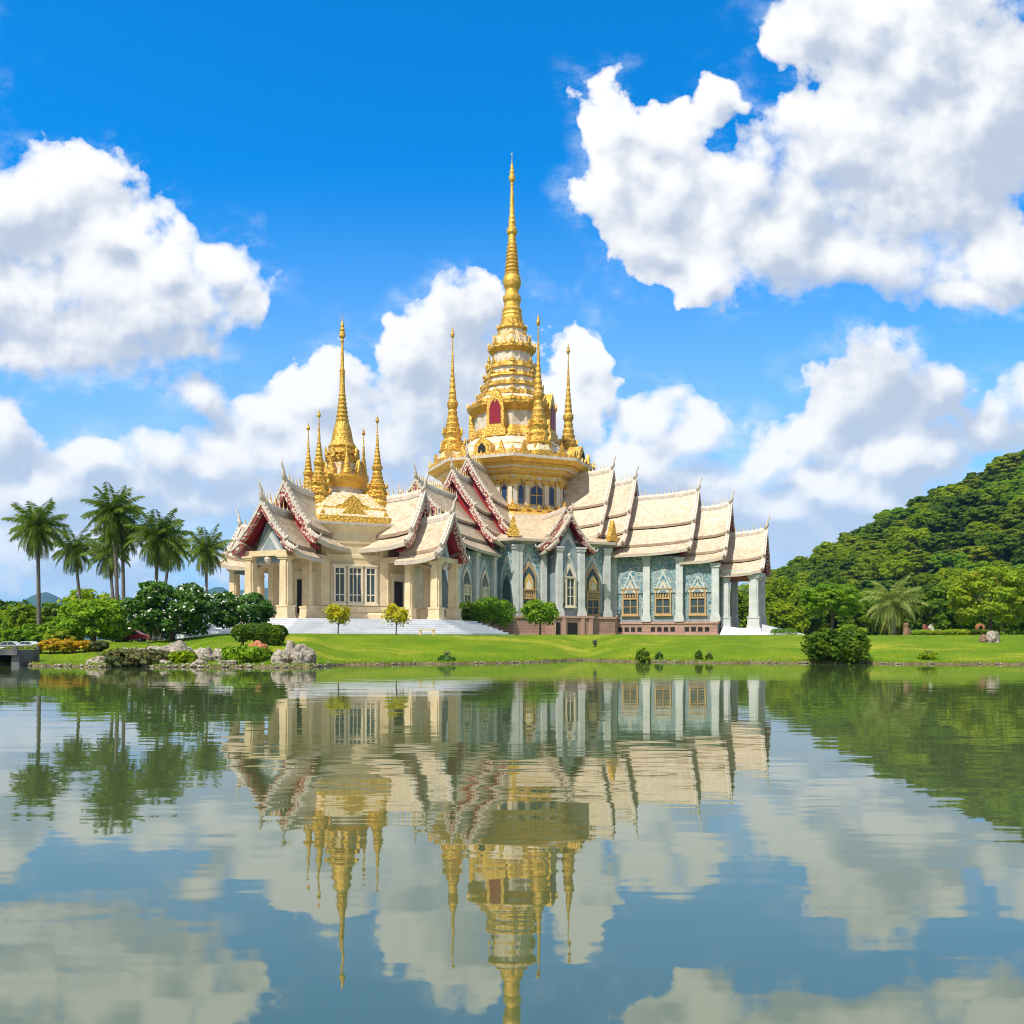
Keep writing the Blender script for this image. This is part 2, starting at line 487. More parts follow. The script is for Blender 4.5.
M = {
    'tile': mat_tile(),
    'trim': mat_mottle('white_trim', (0.66, 0.58, 0.48), (0.48, 0.40, 0.32), 2.2, 0.55, 0.2, 9),
    'fascia': mat_mottle('eave_stone', (0.52, 0.45, 0.36), (0.42, 0.36, 0.29), 1.6, 0.65),
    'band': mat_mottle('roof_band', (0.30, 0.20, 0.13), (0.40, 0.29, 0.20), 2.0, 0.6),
    'barge': mat_barge(),
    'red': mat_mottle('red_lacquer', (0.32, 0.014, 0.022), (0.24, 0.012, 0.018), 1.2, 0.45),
    'cream': mat_mottle('cream_stone', (0.74, 0.59, 0.37), (0.60, 0.46, 0.27), 0.9, 0.7, 0.12, 6, fine=(3.5, 0.25, (0.56, 0.41, 0.23))),
    'creamblk': mat_blocks('cream_blocks', (0.80, 0.645, 0.41), (0.72, 0.56, 0.34), (0.42, 0.32, 0.2), 2.2, 0.62),
    'teal': mat_relief(),
    'tealflat': mat_mottle('teal_plaster', (0.30, 0.355, 0.375), (0.19, 0.25, 0.275), 0.8, 0.5, 0.15, 5),
    'grey': mat_mottle('pale_green_stone', (0.61, 0.62, 0.59), (0.46, 0.48, 0.465), 0.8, 0.6, 0.1, 5),
    'gold': mat_gold('gold_leaf', 5.0, 0.58),
    'goldsm': mat_gold('gold_smooth', 2.2, 0.2),
    'ornate': mat_ornate('gilded_white', (0.80, 0.74, 0.62), (0.68, 0.60, 0.46), 0.22, 4.2),
    'frieze': mat_ornate('gilded_frieze', (0.78, 0.66, 0.46), (0.66, 0.52, 0.32), 0.40, 1.25),
    'ornate2': mat_ornate('gilded_cream', (0.66, 0.52, 0.34), (0.56, 0.42, 0.25), 0.5, 2.8),
    'white': mat_mottle('ivory_stucco', (0.70, 0.62, 0.49), (0.52, 0.45, 0.34), 1.3, 0.6, 0.15, 8),
    'pink': mat_blocks('pink_sandstone', (0.44, 0.27, 0.215), (0.36, 0.22, 0.175), (0.24, 0.13, 0.1), 0.75, 0.33),
    'pinkcap': mat_mottle('pink_capping', (0.50, 0.31, 0.25), (0.42, 0.25, 0.2), 1.5, 0.7),
    'marble': mat_marble(),
    'marblestep': mat_mottle('marble_step', (0.82, 0.82, 0.83), (0.68, 0.69, 0.71), 0.9, 0.5),
    'nosingshade': mat_mottle('nosing_shade', (0.46, 0.46, 0.48), (0.38, 0.38, 0.40), 1.0, 0.7),  # darker grey that paints the shadow under each step nosing
    'glass': mat_glass(),
    'blueglass': mat_glass('blue_glass', (0.012, 0.03, 0.075)),
    'frame': mat_mottle('gilded_wood_frame', (0.55, 0.36, 0.16), (0.44, 0.27, 0.11), 2.2, 0.5),
    'creamframe': mat_mottle('cream_frame', (0.74, 0.64, 0.48), (0.66, 0.55, 0.38), 2.0, 0.6),
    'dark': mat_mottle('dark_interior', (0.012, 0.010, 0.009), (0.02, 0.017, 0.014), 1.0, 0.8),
    'crimson': mat_mottle('crimson_niche', (0.28, 0.01, 0.025), (0.2, 0.008, 0.02), 2.0, 0.4),
    'grass': mat_grass(),
    'water': mat_water(),
    'bark': mat_mottle('bark', (0.17, 0.13, 0.10), (0.10, 0.075, 0.055), 4.0, 0.9, 0.6, 14),
    'palmbark': mat_mottle('palm_bark', (0.19, 0.165, 0.145), (0.10, 0.085, 0.075), 6.0, 0.9, 0.6, 10),
    'rock': mat_mottle('pale_boulder', (0.50, 0.44, 0.35), (0.20, 0.165, 0.125), 2.2, 0.9, 1.0, 7, fine=(4.0, 0.5, (0.10, 0.085, 0.07))),
    'earth': mat_mottle('bank_earth', (0.22, 0.16, 0.08), (0.10, 0.08, 0.04), 2.5, 0.95, 0.6, 10),
    'concrete': mat_mottle('weathered_concrete', (0.15, 0.15, 0.15), (0.07, 0.07, 0.075), 1.8, 0.85, 0.3, 9),
    'mount': mat_mottle('far_forest', (0.05, 0.10, 0.055), (0.035, 0.075, 0.045), 0.006, 0.9),
    'under': mat_mottle('undergrowth', (0.04, 0.09, 0.012), (0.08, 0.14, 0.016), 0.3, 0.95, 0.8, 2),
    # foliage
    'l_palm': mat_leaf('palm_leaf', (0.080, 0.150, 0.014), (0.145, 0.205, 0.018), None, 0.15, 0.25, 0.8),
    'l_palmdry': mat_leaf('palm_leaf_old', (0.22, 0.22, 0.035), (0.28, 0.24, 0.05), None, 0.1, 0.25, 0.9),
    'l_date': mat_leaf('date_leaf', (0.22, 0.28, 0.06), (0.30, 0.33, 0.09), None, 0.1, 0.3, 0.8),
    'l_dark': mat_leaf('leaf_dark', (0.062, 0.135, 0.007), (0.140, 0.220, 0.009), None, 0.2, 0.36, 0.8),
    'l_mid': mat_leaf('leaf_mid', (0.175, 0.275, 0.006), (0.30, 0.385, 0.009), None, 0.22, 0.45, 0.5),
    'l_scrub': mat_leaf('leaf_scrub', (0.105, 0.185, 0.006), (0.23, 0.305, 0.010), (0.20, 0.24, 0.02), 0.0, 0.35, 0.12),
    'l_bright': mat_leaf('leaf_bright', (0.14, 0.29, 0.012), (0.24, 0.37, 0.016), None, 0.15, 0.4, 0.8),
    'l_yellow': mat_leaf('leaf_yellow', (0.66, 0.53, 0.02), (0.46, 0.46, 0.02), None, 0.1, 0.4, 1.6),
    'l_lime': mat_leaf('leaf_lime', (0.24, 0.37, 0.02), (0.34, 0.40, 0.025), (0.40, 0.30, 0.03), 0.1, 0.4, 0.7),
    'l_olive': mat_leaf('leaf_olive', (0.18, 0.26, 0.010), (0.26, 0.30, 0.015), (0.24, 0.19, 0.03), 0.2, 0.35, 0.35),
    'l_franz': mat_leaf('leaf_frangipani', (0.045, 0.125, 0.018), (0.085, 0.19, 0.025), None, 0.1, 0.3, 1.2),
    'l_orange': mat_leaf('leaf_orange', (0.55, 0.27, 0.015), (0.52, 0.40, 0.02), (0.16, 0.20, 0.02), 0.1, 0.35, 1.6),
    'l_sage': mat_leaf('leaf_sage', (0.09, 0.12, 0.04), (0.15, 0.15, 0.05), (0.20, 0.13, 0.05), 0.1, 0.3, 1.2),
    'l_pink': mat_leaf('leaf_pink', (0.55, 0.16, 0.18), (0.45, 0.2, 0.12), None, 0.05, 0.3, 2.0),
    'petal': mat_mottle('white_petals', (0.82, 0.82, 0.76), (0.78, 0.76, 0.62), 3.0, 0.6),
    'carred': mat_mottle('red_car_paint', (0.60, 0.03, 0.06), (0.55, 0.025, 0.05), 0.5, 0.25, spec=0.6),
    'carwhite': mat_mottle('white_car_paint', (0.72, 0.74, 0.76), (0.68, 0.70, 0.72), 0.5, 0.25, spec=0.6),
    'rubber': mat_mottle('black_rubber', (0.02, 0.02, 0.02), (0.03, 0.03, 0.03), 3, 0.8),
    'chrome': mat_mottle('grey_metal', (0.5, 0.5, 0.52), (0.42, 0.42, 0.44), 2, 0.3, metallic=0.7),
    'lamp': mat_mottle('lamp_glass', (0.75, 0.75, 0.72), (0.68, 0.68, 0.66), 2, 0.15),
    'terracotta': mat_mottle('terracotta', (0.46, 0.17, 0.07), (0.34, 0.12, 0.05), 2.5, 0.8, 0.3, 8),
    'wood': mat_mottle('weathered_wood', (0.26, 0.16, 0.09), (0.15, 0.09, 0.05), 3.0, 0.85, 0.6, 8),
}


# ------------------------------------------------------------------ mesh builder
class MB:
    def __init__(self):
        self.v, self.f, self.mi, self.sm, self.mats = [], [], [], [], []

    def mat(self, key):
        if key not in self.mats:
            self.mats.append(key)
        return self.mats.index(key)

    def add(self, vs, fs, mat, smooth=False):
        b = len(self.v)
        self.v.extend([tuple(p) for p in vs])
        k = self.mat(mat)
        for f in fs:
            self.f.append(tuple(i + b for i in f)); self.mi.append(k); self.sm.append(smooth)

    def hexa(self, p, mat):          # 8 points: bottom 4 (ccw from above) then top 4
        self.add(p, [(3, 2, 1, 0), (4, 5, 6, 7), (0, 1, 5, 4), (1, 2, 6, 5), (2, 3, 7, 6), (3, 0, 4, 7)], mat)

    def box(self, fr, u0, u1, n0, n1, z0, z1, mat, taper=0.0):
        t = taper
        self.hexa([fr(u0, n0, z0), fr(u1, n0, z0), fr(u1, n1, z0), fr(u0, n1, z0),
                   fr(u0 + t, n0 + t, z1), fr(u1 - t, n0 + t, z1), fr(u1 - t, n1 - t, z1), fr(u0 + t, n1 - t, z1)], mat)

    def prism(self, fr, poly, n0, n1, mat):   # poly in (u, z); extruded along n
        k = len(poly)
        vs = [fr(u, n0, z) for u, z in poly] + [fr(u, n1, z) for u, z in poly]
        fs = [tuple(range(k)), tuple(range(2 * k - 1, k - 1, -1))]
        fs += [(i, i + k, (i + 1) % k + k, (i + 1) % k) for i in range(k)]
        self.add(vs, fs, mat)

    def lathe(self, c, prof, n=24, phase=0.0, smooth=True, flute=0.0, mat='gold', cap=True):
        """prof: list of (r, z[, mat of the segment going up from here])"""
        rings = []
        for it in prof:
            r, z = it[0], it[1]
            ring = []
            for k in range(n):
                a = phase + 2 * PI * k / n
                rr = r * (1 - flute) if (k % 2 and flute) else r
                ring.append((c[0] + rr * math.cos(a), c[1] + rr * math.sin(a), z))
            rings.append(ring)
        for i in range(len(prof) - 1):
            mm = prof[i][2] if len(prof[i]) > 2 else mat
            vs = rings[i] + rings[i + 1]
            self.add(vs, [(k, (k + 1) % n, n + (k + 1) % n, n + k) for k in range(n)], mm, smooth)
        if cap:
            self.add(rings[-1], [tuple(range(n))], prof[-2][2] if len(prof[-2]) > 2 else mat)
            self.add(rings[0], [tuple(range(n - 1, -1, -1))], prof[0][2] if len(prof[0]) > 2 else mat)

    def tube(self, pts, rad, n=8, mat='gold', smooth=True):
        pts = [Vector(p) for p in pts]
        rings = []
        for i, p in enumerate(pts):
            d = (pts[min(i + 1, len(pts) - 1)] - pts[max(i - 1, 0)]).normalized()
            a = d.cross(Vector((0.31, 0.17, 0.93)))
            if a.length < 1e-3:
                a = d.cross(Vector((1, 0, 0)))
            a.normalize(); b = d.cross(a)
            r = rad[i] if isinstance(rad, (list, tuple)) else rad
            rings.append([p + (a * math.cos(2 * PI * k / n) + b * math.sin(2 * PI * k / n)) * r for k in range(n)])
        vs = [q for r_ in rings for q in r_]
        fs = []
        for i in range(len(pts) - 1):
            for k in range(n):
                fs.append((i * n + k, i * n + (k + 1) % n, (i + 1) * n + (k + 1) % n, (i + 1) * n + k))
        fs.append(tuple(range(n - 1, -1, -1)))
        fs.append(tuple((len(pts) - 1) * n + k for k in range(n)))
        self.add(vs, fs, mat, smooth)

    def spike(self, p, r, h, mat, lean=(0, 0), n=4):
        vs = [(p[0] + r * math.cos(2 * PI * k / n + .78), p[1] + r * math.sin(2 * PI * k / n + .78), p[2]) for k in range(n)]
        vs.append((p[0] + lean[0], p[1] + lean[1], p[2] + h))
        self.add(vs, [(k, (k + 1) % n, n) for k in range(n)] + [tuple(range(n - 1, -1, -1))], mat)

    def antefix(self, c, out, w, h, mat):
        """small pointed flame shaped ornament standing at c, facing the unit vector out"""
        ux, uy = -out[1], out[0]
        prof = [(-.5, 0), (-.55, .22), (-.32, .42), (-.22, .68), (0, 1.0), (.22, .68), (.32, .42), (.55, .22), (.5, 0)]
        t = w * 0.22
        fr = lambda u, nn, z: (c[0] + ux * u + out[0] * nn, c[1] + uy * u + out[1] * nn, c[2] + z)
        self.prism(fr, [(a * w, b * h) for a, b in prof], -t, t, mat)

    def sheet(self, g, th, mat, mat_low=None):
        """g[i][j] grid of points; gives it thickness th downwards"""
        n, m = len(g), len(g[0])
        top = [p for r in g for p in r]
        low = [(p[0], p[1], p[2] - th) for p in top]
        N = n * m
        fs, fl = [], []
        for i in range(n - 1):
            for j in range(m - 1):
                a, b, c, d = i * m + j, i * m + j + 1, (i + 1) * m + j + 1, (i + 1) * m + j
                fs.append((a, b, c, d)); fl.append((N + d, N + c, N + b, N + a))
        rim = []
        for j in range(m - 1):
            rim += [(j, N + j, N + j + 1, j + 1), ((n - 1) * m + j + 1, N + (n - 1) * m + j + 1, N + (n - 1) * m + j, (n - 1) * m + j)]
        for i in range(n - 1):
            rim += [((i + 1) * m, N + (i + 1) * m, N + i * m, i * m), (i * m + m - 1, N + i * m + m - 1, N + (i + 1) * m + m - 1, (i + 1) * m + m - 1)]
        self.add(top + low, fs, mat)
        b = len(self.v) - 2 * N
        k = self.mat(mat_low or mat)
        for f in fl + rim:
            self.f.append(tuple(i + b for i in f)); self.mi.append(k); self.sm.append(False)

    def build(self, name, parent=None, loc=None, rotz=None):
        me = bpy.data.meshes.new(name)
        me.from_pydata(self.v, [], self.f)
        for k in self.mats:
            me.materials.append(M[k])
        me.polygons.foreach_set('material_index', self.mi)
        me.polygons.foreach_set('use_smooth', self.sm)
        me.update()
        o = bpy.data.objects.new(name, me)
        COL.objects.link(o)
        if parent:
            o.parent = parent
        if loc:
            o.location = loc
        if rotz is not None:
            o.rotation_euler = (0, 0, rotz)
        return o


def quads_obj(name, V, mat, parent=None, nper=4):
    """V: array (N, nper, 3): one polygon each"""
    V = np.asarray(V, dtype=np.float32)
    N = V.shape[0]
    me = bpy.data.meshes.new(name)
    me.vertices.add(N * nper)
    me.vertices.foreach_set('co', V.reshape(-1))
    me.loops.add(N * nper)
    me.loops.foreach_set('vertex_index', np.arange(N * nper, dtype=np.int32))
    me.polygons.add(N)
    me.polygons.foreach_set('loop_start', np.arange(0, N * nper, nper, dtype=np.int32))
    me.update(calc_edges=True)
    me.materials.append(M[mat])
    o = bpy.data.objects.new(name, me)
    COL.objects.link(o)
    if parent:
        o.parent = parent
    return o


def tag(o, label=None, cat=None, group=None, kind=None):
    if label: o['label'] = label
    if cat: o['category'] = cat
    if group: o['group'] = group
    if kind: o['kind'] = kind
    return o


def empty(name, loc, rotz=0.0):
    o = bpy.data.objects.new(name, None)
    COL.objects.link(o)
    o.location = loc
    o.rotation_euler = (0, 0, rotz)
    o.empty_display_size = 0.3
    return o


def copy_tree(o, parent=None):
    c = o.copy()
    COL.objects.link(c)
    if parent:
        c.parent = parent
    for ch in list(o.children):
        copy_tree(ch, c)
    return c


def px(x, Y):
    """world X of picture column x at depth Y"""
    return (x - 512.0) / F * Y


# ------------------------------------------------------------------ the ground, pond and hills
SHORE = [(-2000, 60), (-600, 50), (0, 45), (100, 43), (220, 42), (305, 42), (340, 46), (450, 48), (520, 51), (580, 57), (640, 52.5),
         (720, 50.5), (836, 49), (930, 48), (1024, 47), (1600, 50), (3000, 60)]


def interp(tab, x):
    for (a, b), (c, d) in zip(tab, tab[1:]):
        if x <= c:
            t = min(1, max(0, (x - a) / (c - a)))
            t = t * t * (3 - 2 * t)
            return b + (d - b) * t
    return tab[-1][1]


def shore(xp):
    return interp(SHORE, xp) + 0.35 * math.sin(xp * 0.11) + 0.25 * math.sin(xp * 0.031 + 1)


def smooth(t):
    t = min(1, max(0, t))
    return t * t * (3 - 2 * t)


def gh(X, Y):
    """height of the ground"""
    xp = 512 + F * X / max(Y, 1)
    s = Y - shore(xp)
    crest = 1.15 + 0.5 * smooth((xp - 130) / 110)
    w = 15.0 - 4 * smooth((xp - 520) / 60) * (1 - smooth((xp - 620) / 60))
    h = 0.11 + (crest - 0.11) * (smooth(s / w) * 0.55 + min(1, max(0, s / w)) * 0.45)
    h += 0.10 * mnoise.noise(Vector((X * 0.09, Y * 0.12, 3.3))) * min(1, max(0, s / 4))
    return h


def build_ground():
    xs = [-2400, -1500, -900, -500, -250, -100] + list(range(0, 1040, 8)) + [1100, 1250, 1500, 2000, 3000]
    ds = [-0.05, 0.0, 0.35, 0.8, 1.4, 2.1, 3, 4, 5, 6, 7, 8, 9, 10, 11, 12, 13, 14, 15, 16, 18, 22, 28, 36, 50, 75, 110, 180, 350, 800, 2000, 4500]
    vs, fs, mi = [], [], []
    for xp in xs:
        Y0 = shore(xp)
        for k, d in enumerate(ds):
            Y = Y0 + d
            X = px(xp, Y)
            z = -0.8 if k == 0 else gh(X, Y)
            vs.append((X, Y, z))
    m = len(ds)
    for i in range(len(xs) - 1):
        for j in range(m - 1):
            a = i * m + j
            fs.append((a, a + m, a + m + 1, a + 1)); mi.append(1 if j == 0 else 0)
    me = bpy.data.meshes.new('lawn')
    me.from_pydata(vs, [], fs)
    me.materials.append(M['grass']); me.materials.append(M['earth'])
    me.polygons.foreach_set('material_index', mi)
    me.polygons.foreach_set('use_smooth', [True] * len(fs))
    o = bpy.data.objects.new('lawn', me); COL.objects.link(o)
    tag(o, kind='structure')
    # pond
    b = MB()
    b.add([(-900, -400, 0), (900, -400, 0), (900, 75, 0), (-900, 75, 0)], [(0, 1, 2, 3)], 'water')
    tag(b.build('water'), kind='structure')
    # strip of bare earth and pebbles at the water's edge
    b = MB()
    g = []
    for xp in range(-60, 1100, 3):
        Y0 = shore(xp)
        row = []
        for d, z in ((-0.25, -0.3), (-0.16, 0.0), (-0.04, 0.045), (0.1, 0.09), (0.3, 0.05)):
            Y = Y0 + d + 0.12 * mnoise.noise(Vector((xp * 0.13, d, 0)))
            row.append((px(xp, Y), Y, z * (1 + 0.9 * mnoise.noise(Vector((xp * 0.21, d * 3, 5)))) + (0.03 if d > 0 else 0)))
        g.append(row)
    b.sheet(g, 0.1, 'earth')
    tag(b.build('shore'), kind='structure')


build_ground()


def hill_z(X, Y):
    # ridge rises to the right; face towards the pond
    base = 0.505 * (X - 43) - 5.0 if X > 43 else -5.0
    base = base * (1 - 0.25 * smooth((X - 150) / 150)) 
    prof = smooth((Y - 118) / 150)
    z = 1.0 + max(-6, base) * prof * (1.0 - 0.7 * smooth((Y - 300) / 200))
    return z + 1.6 * mnoise.noise(Vector((X * 0.03, Y * 0.03, 1)))


def build_hill():
    vs, fs = [], []
    xs = list(range(36, 400, 7)); ys = list(range(112, 480, 8))
    for X in xs:
        for Y in ys:
            e = min(1, (X - 36) / 14) 
            vs.append((X, Y, hill_z(X, Y) * e - (1 - e) * 2 - (0.8 if Y < 116 else 0)))
    m = len(ys)
    for i in range(len(xs) - 1):
        for j in range(m - 1):
            a = i * m + j
            fs.append((a, a + m, a + m + 1, a + 1))
    me = bpy.data.meshes.new('hill')
    me.from_pydata(vs, [], fs)
    me.materials.append(M['under'])
    me.polygons.foreach_set('use_smooth', [True] * len(fs))
    o = bpy.data.objects.new('hill', me); COL.objects.link(o); tag(o, kind='structure')

    # far mountains
    vs, fs = [], []
    xs = np.linspace(-2400, 2600, 220); ys = np.linspace(2000, 3600, 40)
    for X in xs:
        for Y in ys:
            a = 512 + F * X / Y
            r = (Y - 2700) / 450
            ridge = 84 * math.exp(-((a - 47) / 34) ** 2) + 30 * math.exp(-((a - 20) / 60) ** 2) + 30 * math.exp(-((a - 130) / 14) ** 2) + \
                112 * smooth((a - 165) / 45) * (1 - smooth((a - 320) / 160)) + 40 + 30 * math.exp(-((a - 640) / 120) ** 2)
            z = ridge * math.exp(-r * r) * (1 + 0.28 * mnoise.fractal(Vector((X * 0.004, Y * 0.004, 2)), 1.0, 2.0, 5)) - 12
            vs.append((X, Y, z))
    m = len(ys)
    for i in range(len(xs) - 1):
        for j in range(m - 1):
            a = i * m + j
            fs.append((a, a + m, a + m + 1, a + 1))
    me = bpy.data.meshes.new('mountains')
    me.from_pydata(vs, [], fs); me.materials.append(M['mount'])
    me.polygons.foreach_set('use_smooth', [True] * len(fs))
    o = bpy.data.objects.new('mountains', me); COL.objects.link(o); tag(o, kind='structure')


build_hill()
# ------------------------------------------------------------------ the temple
GL = 1.65
temple = empty('temple', (0, 120, 0), R(-22))
tag(temple, 'cream and teal temple with tiled tiers and gilded spires on the far bank', 'temple')


def arm(a, o=(0, 0), b=None):
    b = b or (-a[1], a[0])
    return lambda w, s, z: (o[0] + a[0] * s + b[0] * w, o[1] + a[1] * s + b[1] * w, z)


def lift(s, s0, s1, up):
    return up * max(0.0, (s - s0) / (s1 - s0)) ** 3.5


def roof_tier(fr, s0, s1, prof, panel=None, bw=0.34, up=0.45, crest=True, finial=1.7, beam=None, outer_only=False, inner=None):
    """one saddle roof between s0 (inner) and s1 (gable); prof = sub-tiers [((w0,z0),(w1,z1)),...]"""
    inner = inner if inner is not None else (0.5 if panel == 'pediment' else 0.16)
    b = MB()
    L = s1 - s0
    ns = max(4, int(L / 1.2))
    zr = prof[0][0][1]
    for k, ((w0, z0), (w1, z1)) in enumerate(prof):
        last = k == len(prof) - 1
        for sg in (1, -1):
            g = []
            for i in range(ns + 1):
                s = s0 + L * i / ns
                row = []
                for j in range(6):
                    t = j / 5
                    w = w0 + (w1 - w0) * t
                    z = z0 + (z1 - z0) * t - 0.065 * (z0 - z1) * 4 * t * (1 - t) * (1.0 if k == 0 else 0.5)
                    row.append(fr(sg * w, s, z + lift(s, s0, s1, up)))
                g.append(row)
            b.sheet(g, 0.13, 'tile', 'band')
            # edge strip along the bottom of the slope
            hh = 0.30 if last else 0.16
            gg = []
            for i in range(ns + 1):
                s = s0 + L * i / ns
                dz = lift(s, s0, s1, up) - (0.04 if last else 0.135)
                gg.append([fr(sg * (w1 - 0.16), s, z1 + dz), fr(sg * (w1 + (0.09 if last else 0.02)), s, z1 + dz)])
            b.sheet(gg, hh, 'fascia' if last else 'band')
            # red soffit under the overhang of the gable
            gg = []
            for s in (s1 - 1.25, s1 - 0.13):
                row = []
                for j in range(6):
                    q = j / 5
                    w = w0 + (w1 - w0) * q
                    z = z0 + (z1 - z0) * q - 0.065 * (z0 - z1) * 4 * q * (1 - q) * (1.0 if k == 0 else 0.5)
                    row.append(fr(sg * w, s, z + lift(s, s0, s1, up) - 0.19))
                gg.append(row)
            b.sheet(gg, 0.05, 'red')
    # ridge cap
    gg = []
    for i in range(ns + 1):
        s = s0 + L * i / ns
        dz = lift(s, s0, s1, up)
        gg.append([fr(-0.22, s, zr + dz + 0.05), fr(-0.12, s, zr + dz + 0.30), fr(0.12, s, zr + dz + 0.30), fr(0.22, s, zr + dz + 0.05)])
    b.sheet(gg, 0.35, 'trim')
    roof = b.build('roof', temple)
    # barge boards, one each side, with scale teeth and upturned ends
    for sg in (1, -1):
        b = MB()
        pts = []
        for k, ((w0, z0), (w1, z1)) in enumerate(prof):
            for j in range(6):
                t = j / 5
                pts.append((w0 + (w1 - w0) * t, z0 + (z1 - z0) * t - 0.065 * (z0 - z1) * 4 * t * (1 - t) * (1.0 if k == 0 else 0.5)))
        P = [Vector((w, z + up)) for w, z in pts]
        n = len(P)
        nor = []
        for i in range(n):
            d = (P[min(i + 1, n - 1)] - P[max(i - 1, 0)]).normalized()
            nor.append(Vector((-d.y, d.x)) if d.x >= 0 else Vector((d.y, -d.x)))
        for nn in range(n):
            if nor[nn].y < 0: nor[nn] = -nor[nn]
        def band(o0, o1, sa, sb, mat):
            vs = []
            for i in range(n):
                a_ = P[i] + nor[i] * o0; c_ = P[i] + nor[i] * o1
                if a_.x < 0 or i == 0: a_ = Vector((0, P[0].y + o0 / nor[0].y))
                if c_.x < 0 or i == 0: c_ = Vector((0, P[0].y + o1 / nor[0].y))
                vs += [fr(sg * a_.x, sa, a_.y), fr(sg * c_.x, sa, c_.y), fr(sg * c_.x, sb, c_.y), fr(sg * a_.x, sb, a_.y)]
            fs = []
            for i in range(n - 1):
                for q in range(4):
                    fs.append((4 * i + q, 4 * i + (q + 1) % 4, 4 * i + 4 + (q + 1) % 4, 4 * i + 4 + q))
            fs += [(0, 1, 2, 3), (4 * n - 4, 4 * n - 3, 4 * n - 2, 4 * n - 1)]
            b.add(vs, fs, mat)
        band(-0.08, 0.12, s1 - 0.12, s1 + bw, 'trim')
        band(-0.33 if panel else -0.55, -0.085, s1 - 0.10, s1 + bw - 0.06, 'barge')
        # teeth
        i = 0
        for i in range(n - 1):
            seg = (P[i + 1] - P[i])
            c = max(1, int(seg.length / 0.34))
            if seg.length < 0.05: continue
            for q in range(c):
                p = P[i] + seg * ((q + 0.5) / c) + nor[i] * 0.11
                tip = p + nor[i] * 0.17 - seg.normalized() * 0.08
                sc = s1 + bw * 0.5
                e = seg.normalized() * 0.13
                vs = [fr(sg * (p.x - e.x), sc - 0.07, p.y - e.y), fr(sg * (p.x + e.x), sc - 0.07, p.y + e.y),
                      fr(sg * (p.x + e.x), sc + 0.07, p.y + e.y), fr(sg * (p.x - e.x), sc + 0.07, p.y - e.y), fr(sg * tip.x, sc, tip.y)]
                b.add(vs, [(0, 1, 4), (1, 2, 4), (2, 3, 4), (3, 0, 4), (3, 2, 1, 0)], 'trim')
        # upturned ends
        for (a0, a1) in prof:
            w1, z1 = a1[0], a1[1] + up
            q = 0.5 if a1 is prof[-1][1] else 0.36
            sc = s1 + bw * 0.5
            b.tube([fr(sg * (w1 - 0.25), sc, z1 + 0.16), fr(sg * (w1 + 0.28 * q), sc, z1 - 0.02), fr(sg * (w1 + 0.75 * q), sc, z1 + 0.28 * q),
                    fr(sg * (w1 + 0.85 * q), sc, z1 + 0.85 * q)], [0.14, 0.16, 0.1, 0.02], 6, 'trim')
        b.build('barge_board', roof)
    # gable panel, set back under the barge boards
    b = MB()
    w_, z_ = prof[-1][1]
    zb = z_ + up * 0.2
    mats = panel or 'red'
    hw = 0.0
    outline = [(0, zr + up - 0.5)]
    for (a0, a1) in prof:
        outline += [(a0[0] - 0.30, a0[1] - 0.42), (a1[0] - 0.36, a1[1] - 0.30)]
    outline = [outline[0]] + [p for p in outline[1:] if p[0] > 0.1]
    if panel == 'pediment':
        f0 = [(max(0, w - 0.42) if i else 0, z - 0.25) for i, (w, z) in enumerate(outline)]
        poly = f0 + [(-w, z) for w, z in reversed(f0[1:])]
        b.prism(fr, poly, s1 - 1.15, s1 - 0.80, 'tealflat')
        zlo = f0[-1][1]
        k = 1
        for sc, mat, dn in ((0.72, 'grey', 0.05), (0.52, 'tealflat', 0.09)):   # framed inner field
            cz = zlo + 0.35
            inn = [(w * sc, cz + (z - cz) * sc) for w, z in ((0, f0[0][1] - 0.2), (f0[1][0] if len(f0) > 3 else f0[-1][0] * .6, f0[1][1] - 0.2), (f0[-1][0], zlo + 0.35))]
            inn = [(0, inn[0][1]), (inn[2][0], inn[2][1])]
            b.prism(fr, [inn[0], inn[1], (-inn[1][0], inn[1][1])], s1 - 0.9, s1 - 0.80 + dn, mat)
    else:
        poly = outline + [(-w, z) for w, z in reversed(outline[1:])]
        b.prism(fr, poly, s1 - 1.1, s1 - 0.8, 'red')
    gp = b.build('gable_panel', roof)
    if panel == 'pediment':
        b = MB()
        c = fr(0, s1 - 0.6, outline[-1][1] - 0.05)
        b.lathe((c[0], c[1]), [(0.05, c[2] - 0.3), (0.26, c[2] - 0.1), (0.32, c[2] + 0.12), (0.2, c[2] + 0.4), (0.05, c[2] + 0.62)], 10, mat='trim')
        b.build('boss', gp)
    # horn finial
    if finial:
        b = MB()
        z = zr + up
        f = finial
        b.tube([fr(0, s1 + bw - 0.35, z + 0.1), fr(0, s1 + bw - 0.05, z + 0.35 * f), fr(0, s1 + bw - 0.06, z + 0.62 * f), fr(0, s1 + bw + 0.20, z + 0.86 * f), fr(0, s1 + bw + 0.12, z + 1.18 * f)],
               [0.26, 0.19, 0.10, 0.085, 0.015], 6, 'trim')
        b.build('finial', roof)
    if crest:
        b = MB()
        k = int((L - 0.4) / 0.48)
        for i in range(k):
            s = s0 + 0.3 + (L - 0.8) * i / max(1, k - 1)
            p = fr(0, s, zr + lift(s, s0, s1, up) + 0.28)
            hh = 0.85 + 0.15 * math.sin(i * 2.1)
            b.spike(p, 0.085, hh, 'ornate2')
            b.spike((p[0], p[1], p[2] + 0.02), 0.13, 0.3, 'trim')
        b.build('ridge_crest', roof)['kind'] = 'stuff'
    return roof


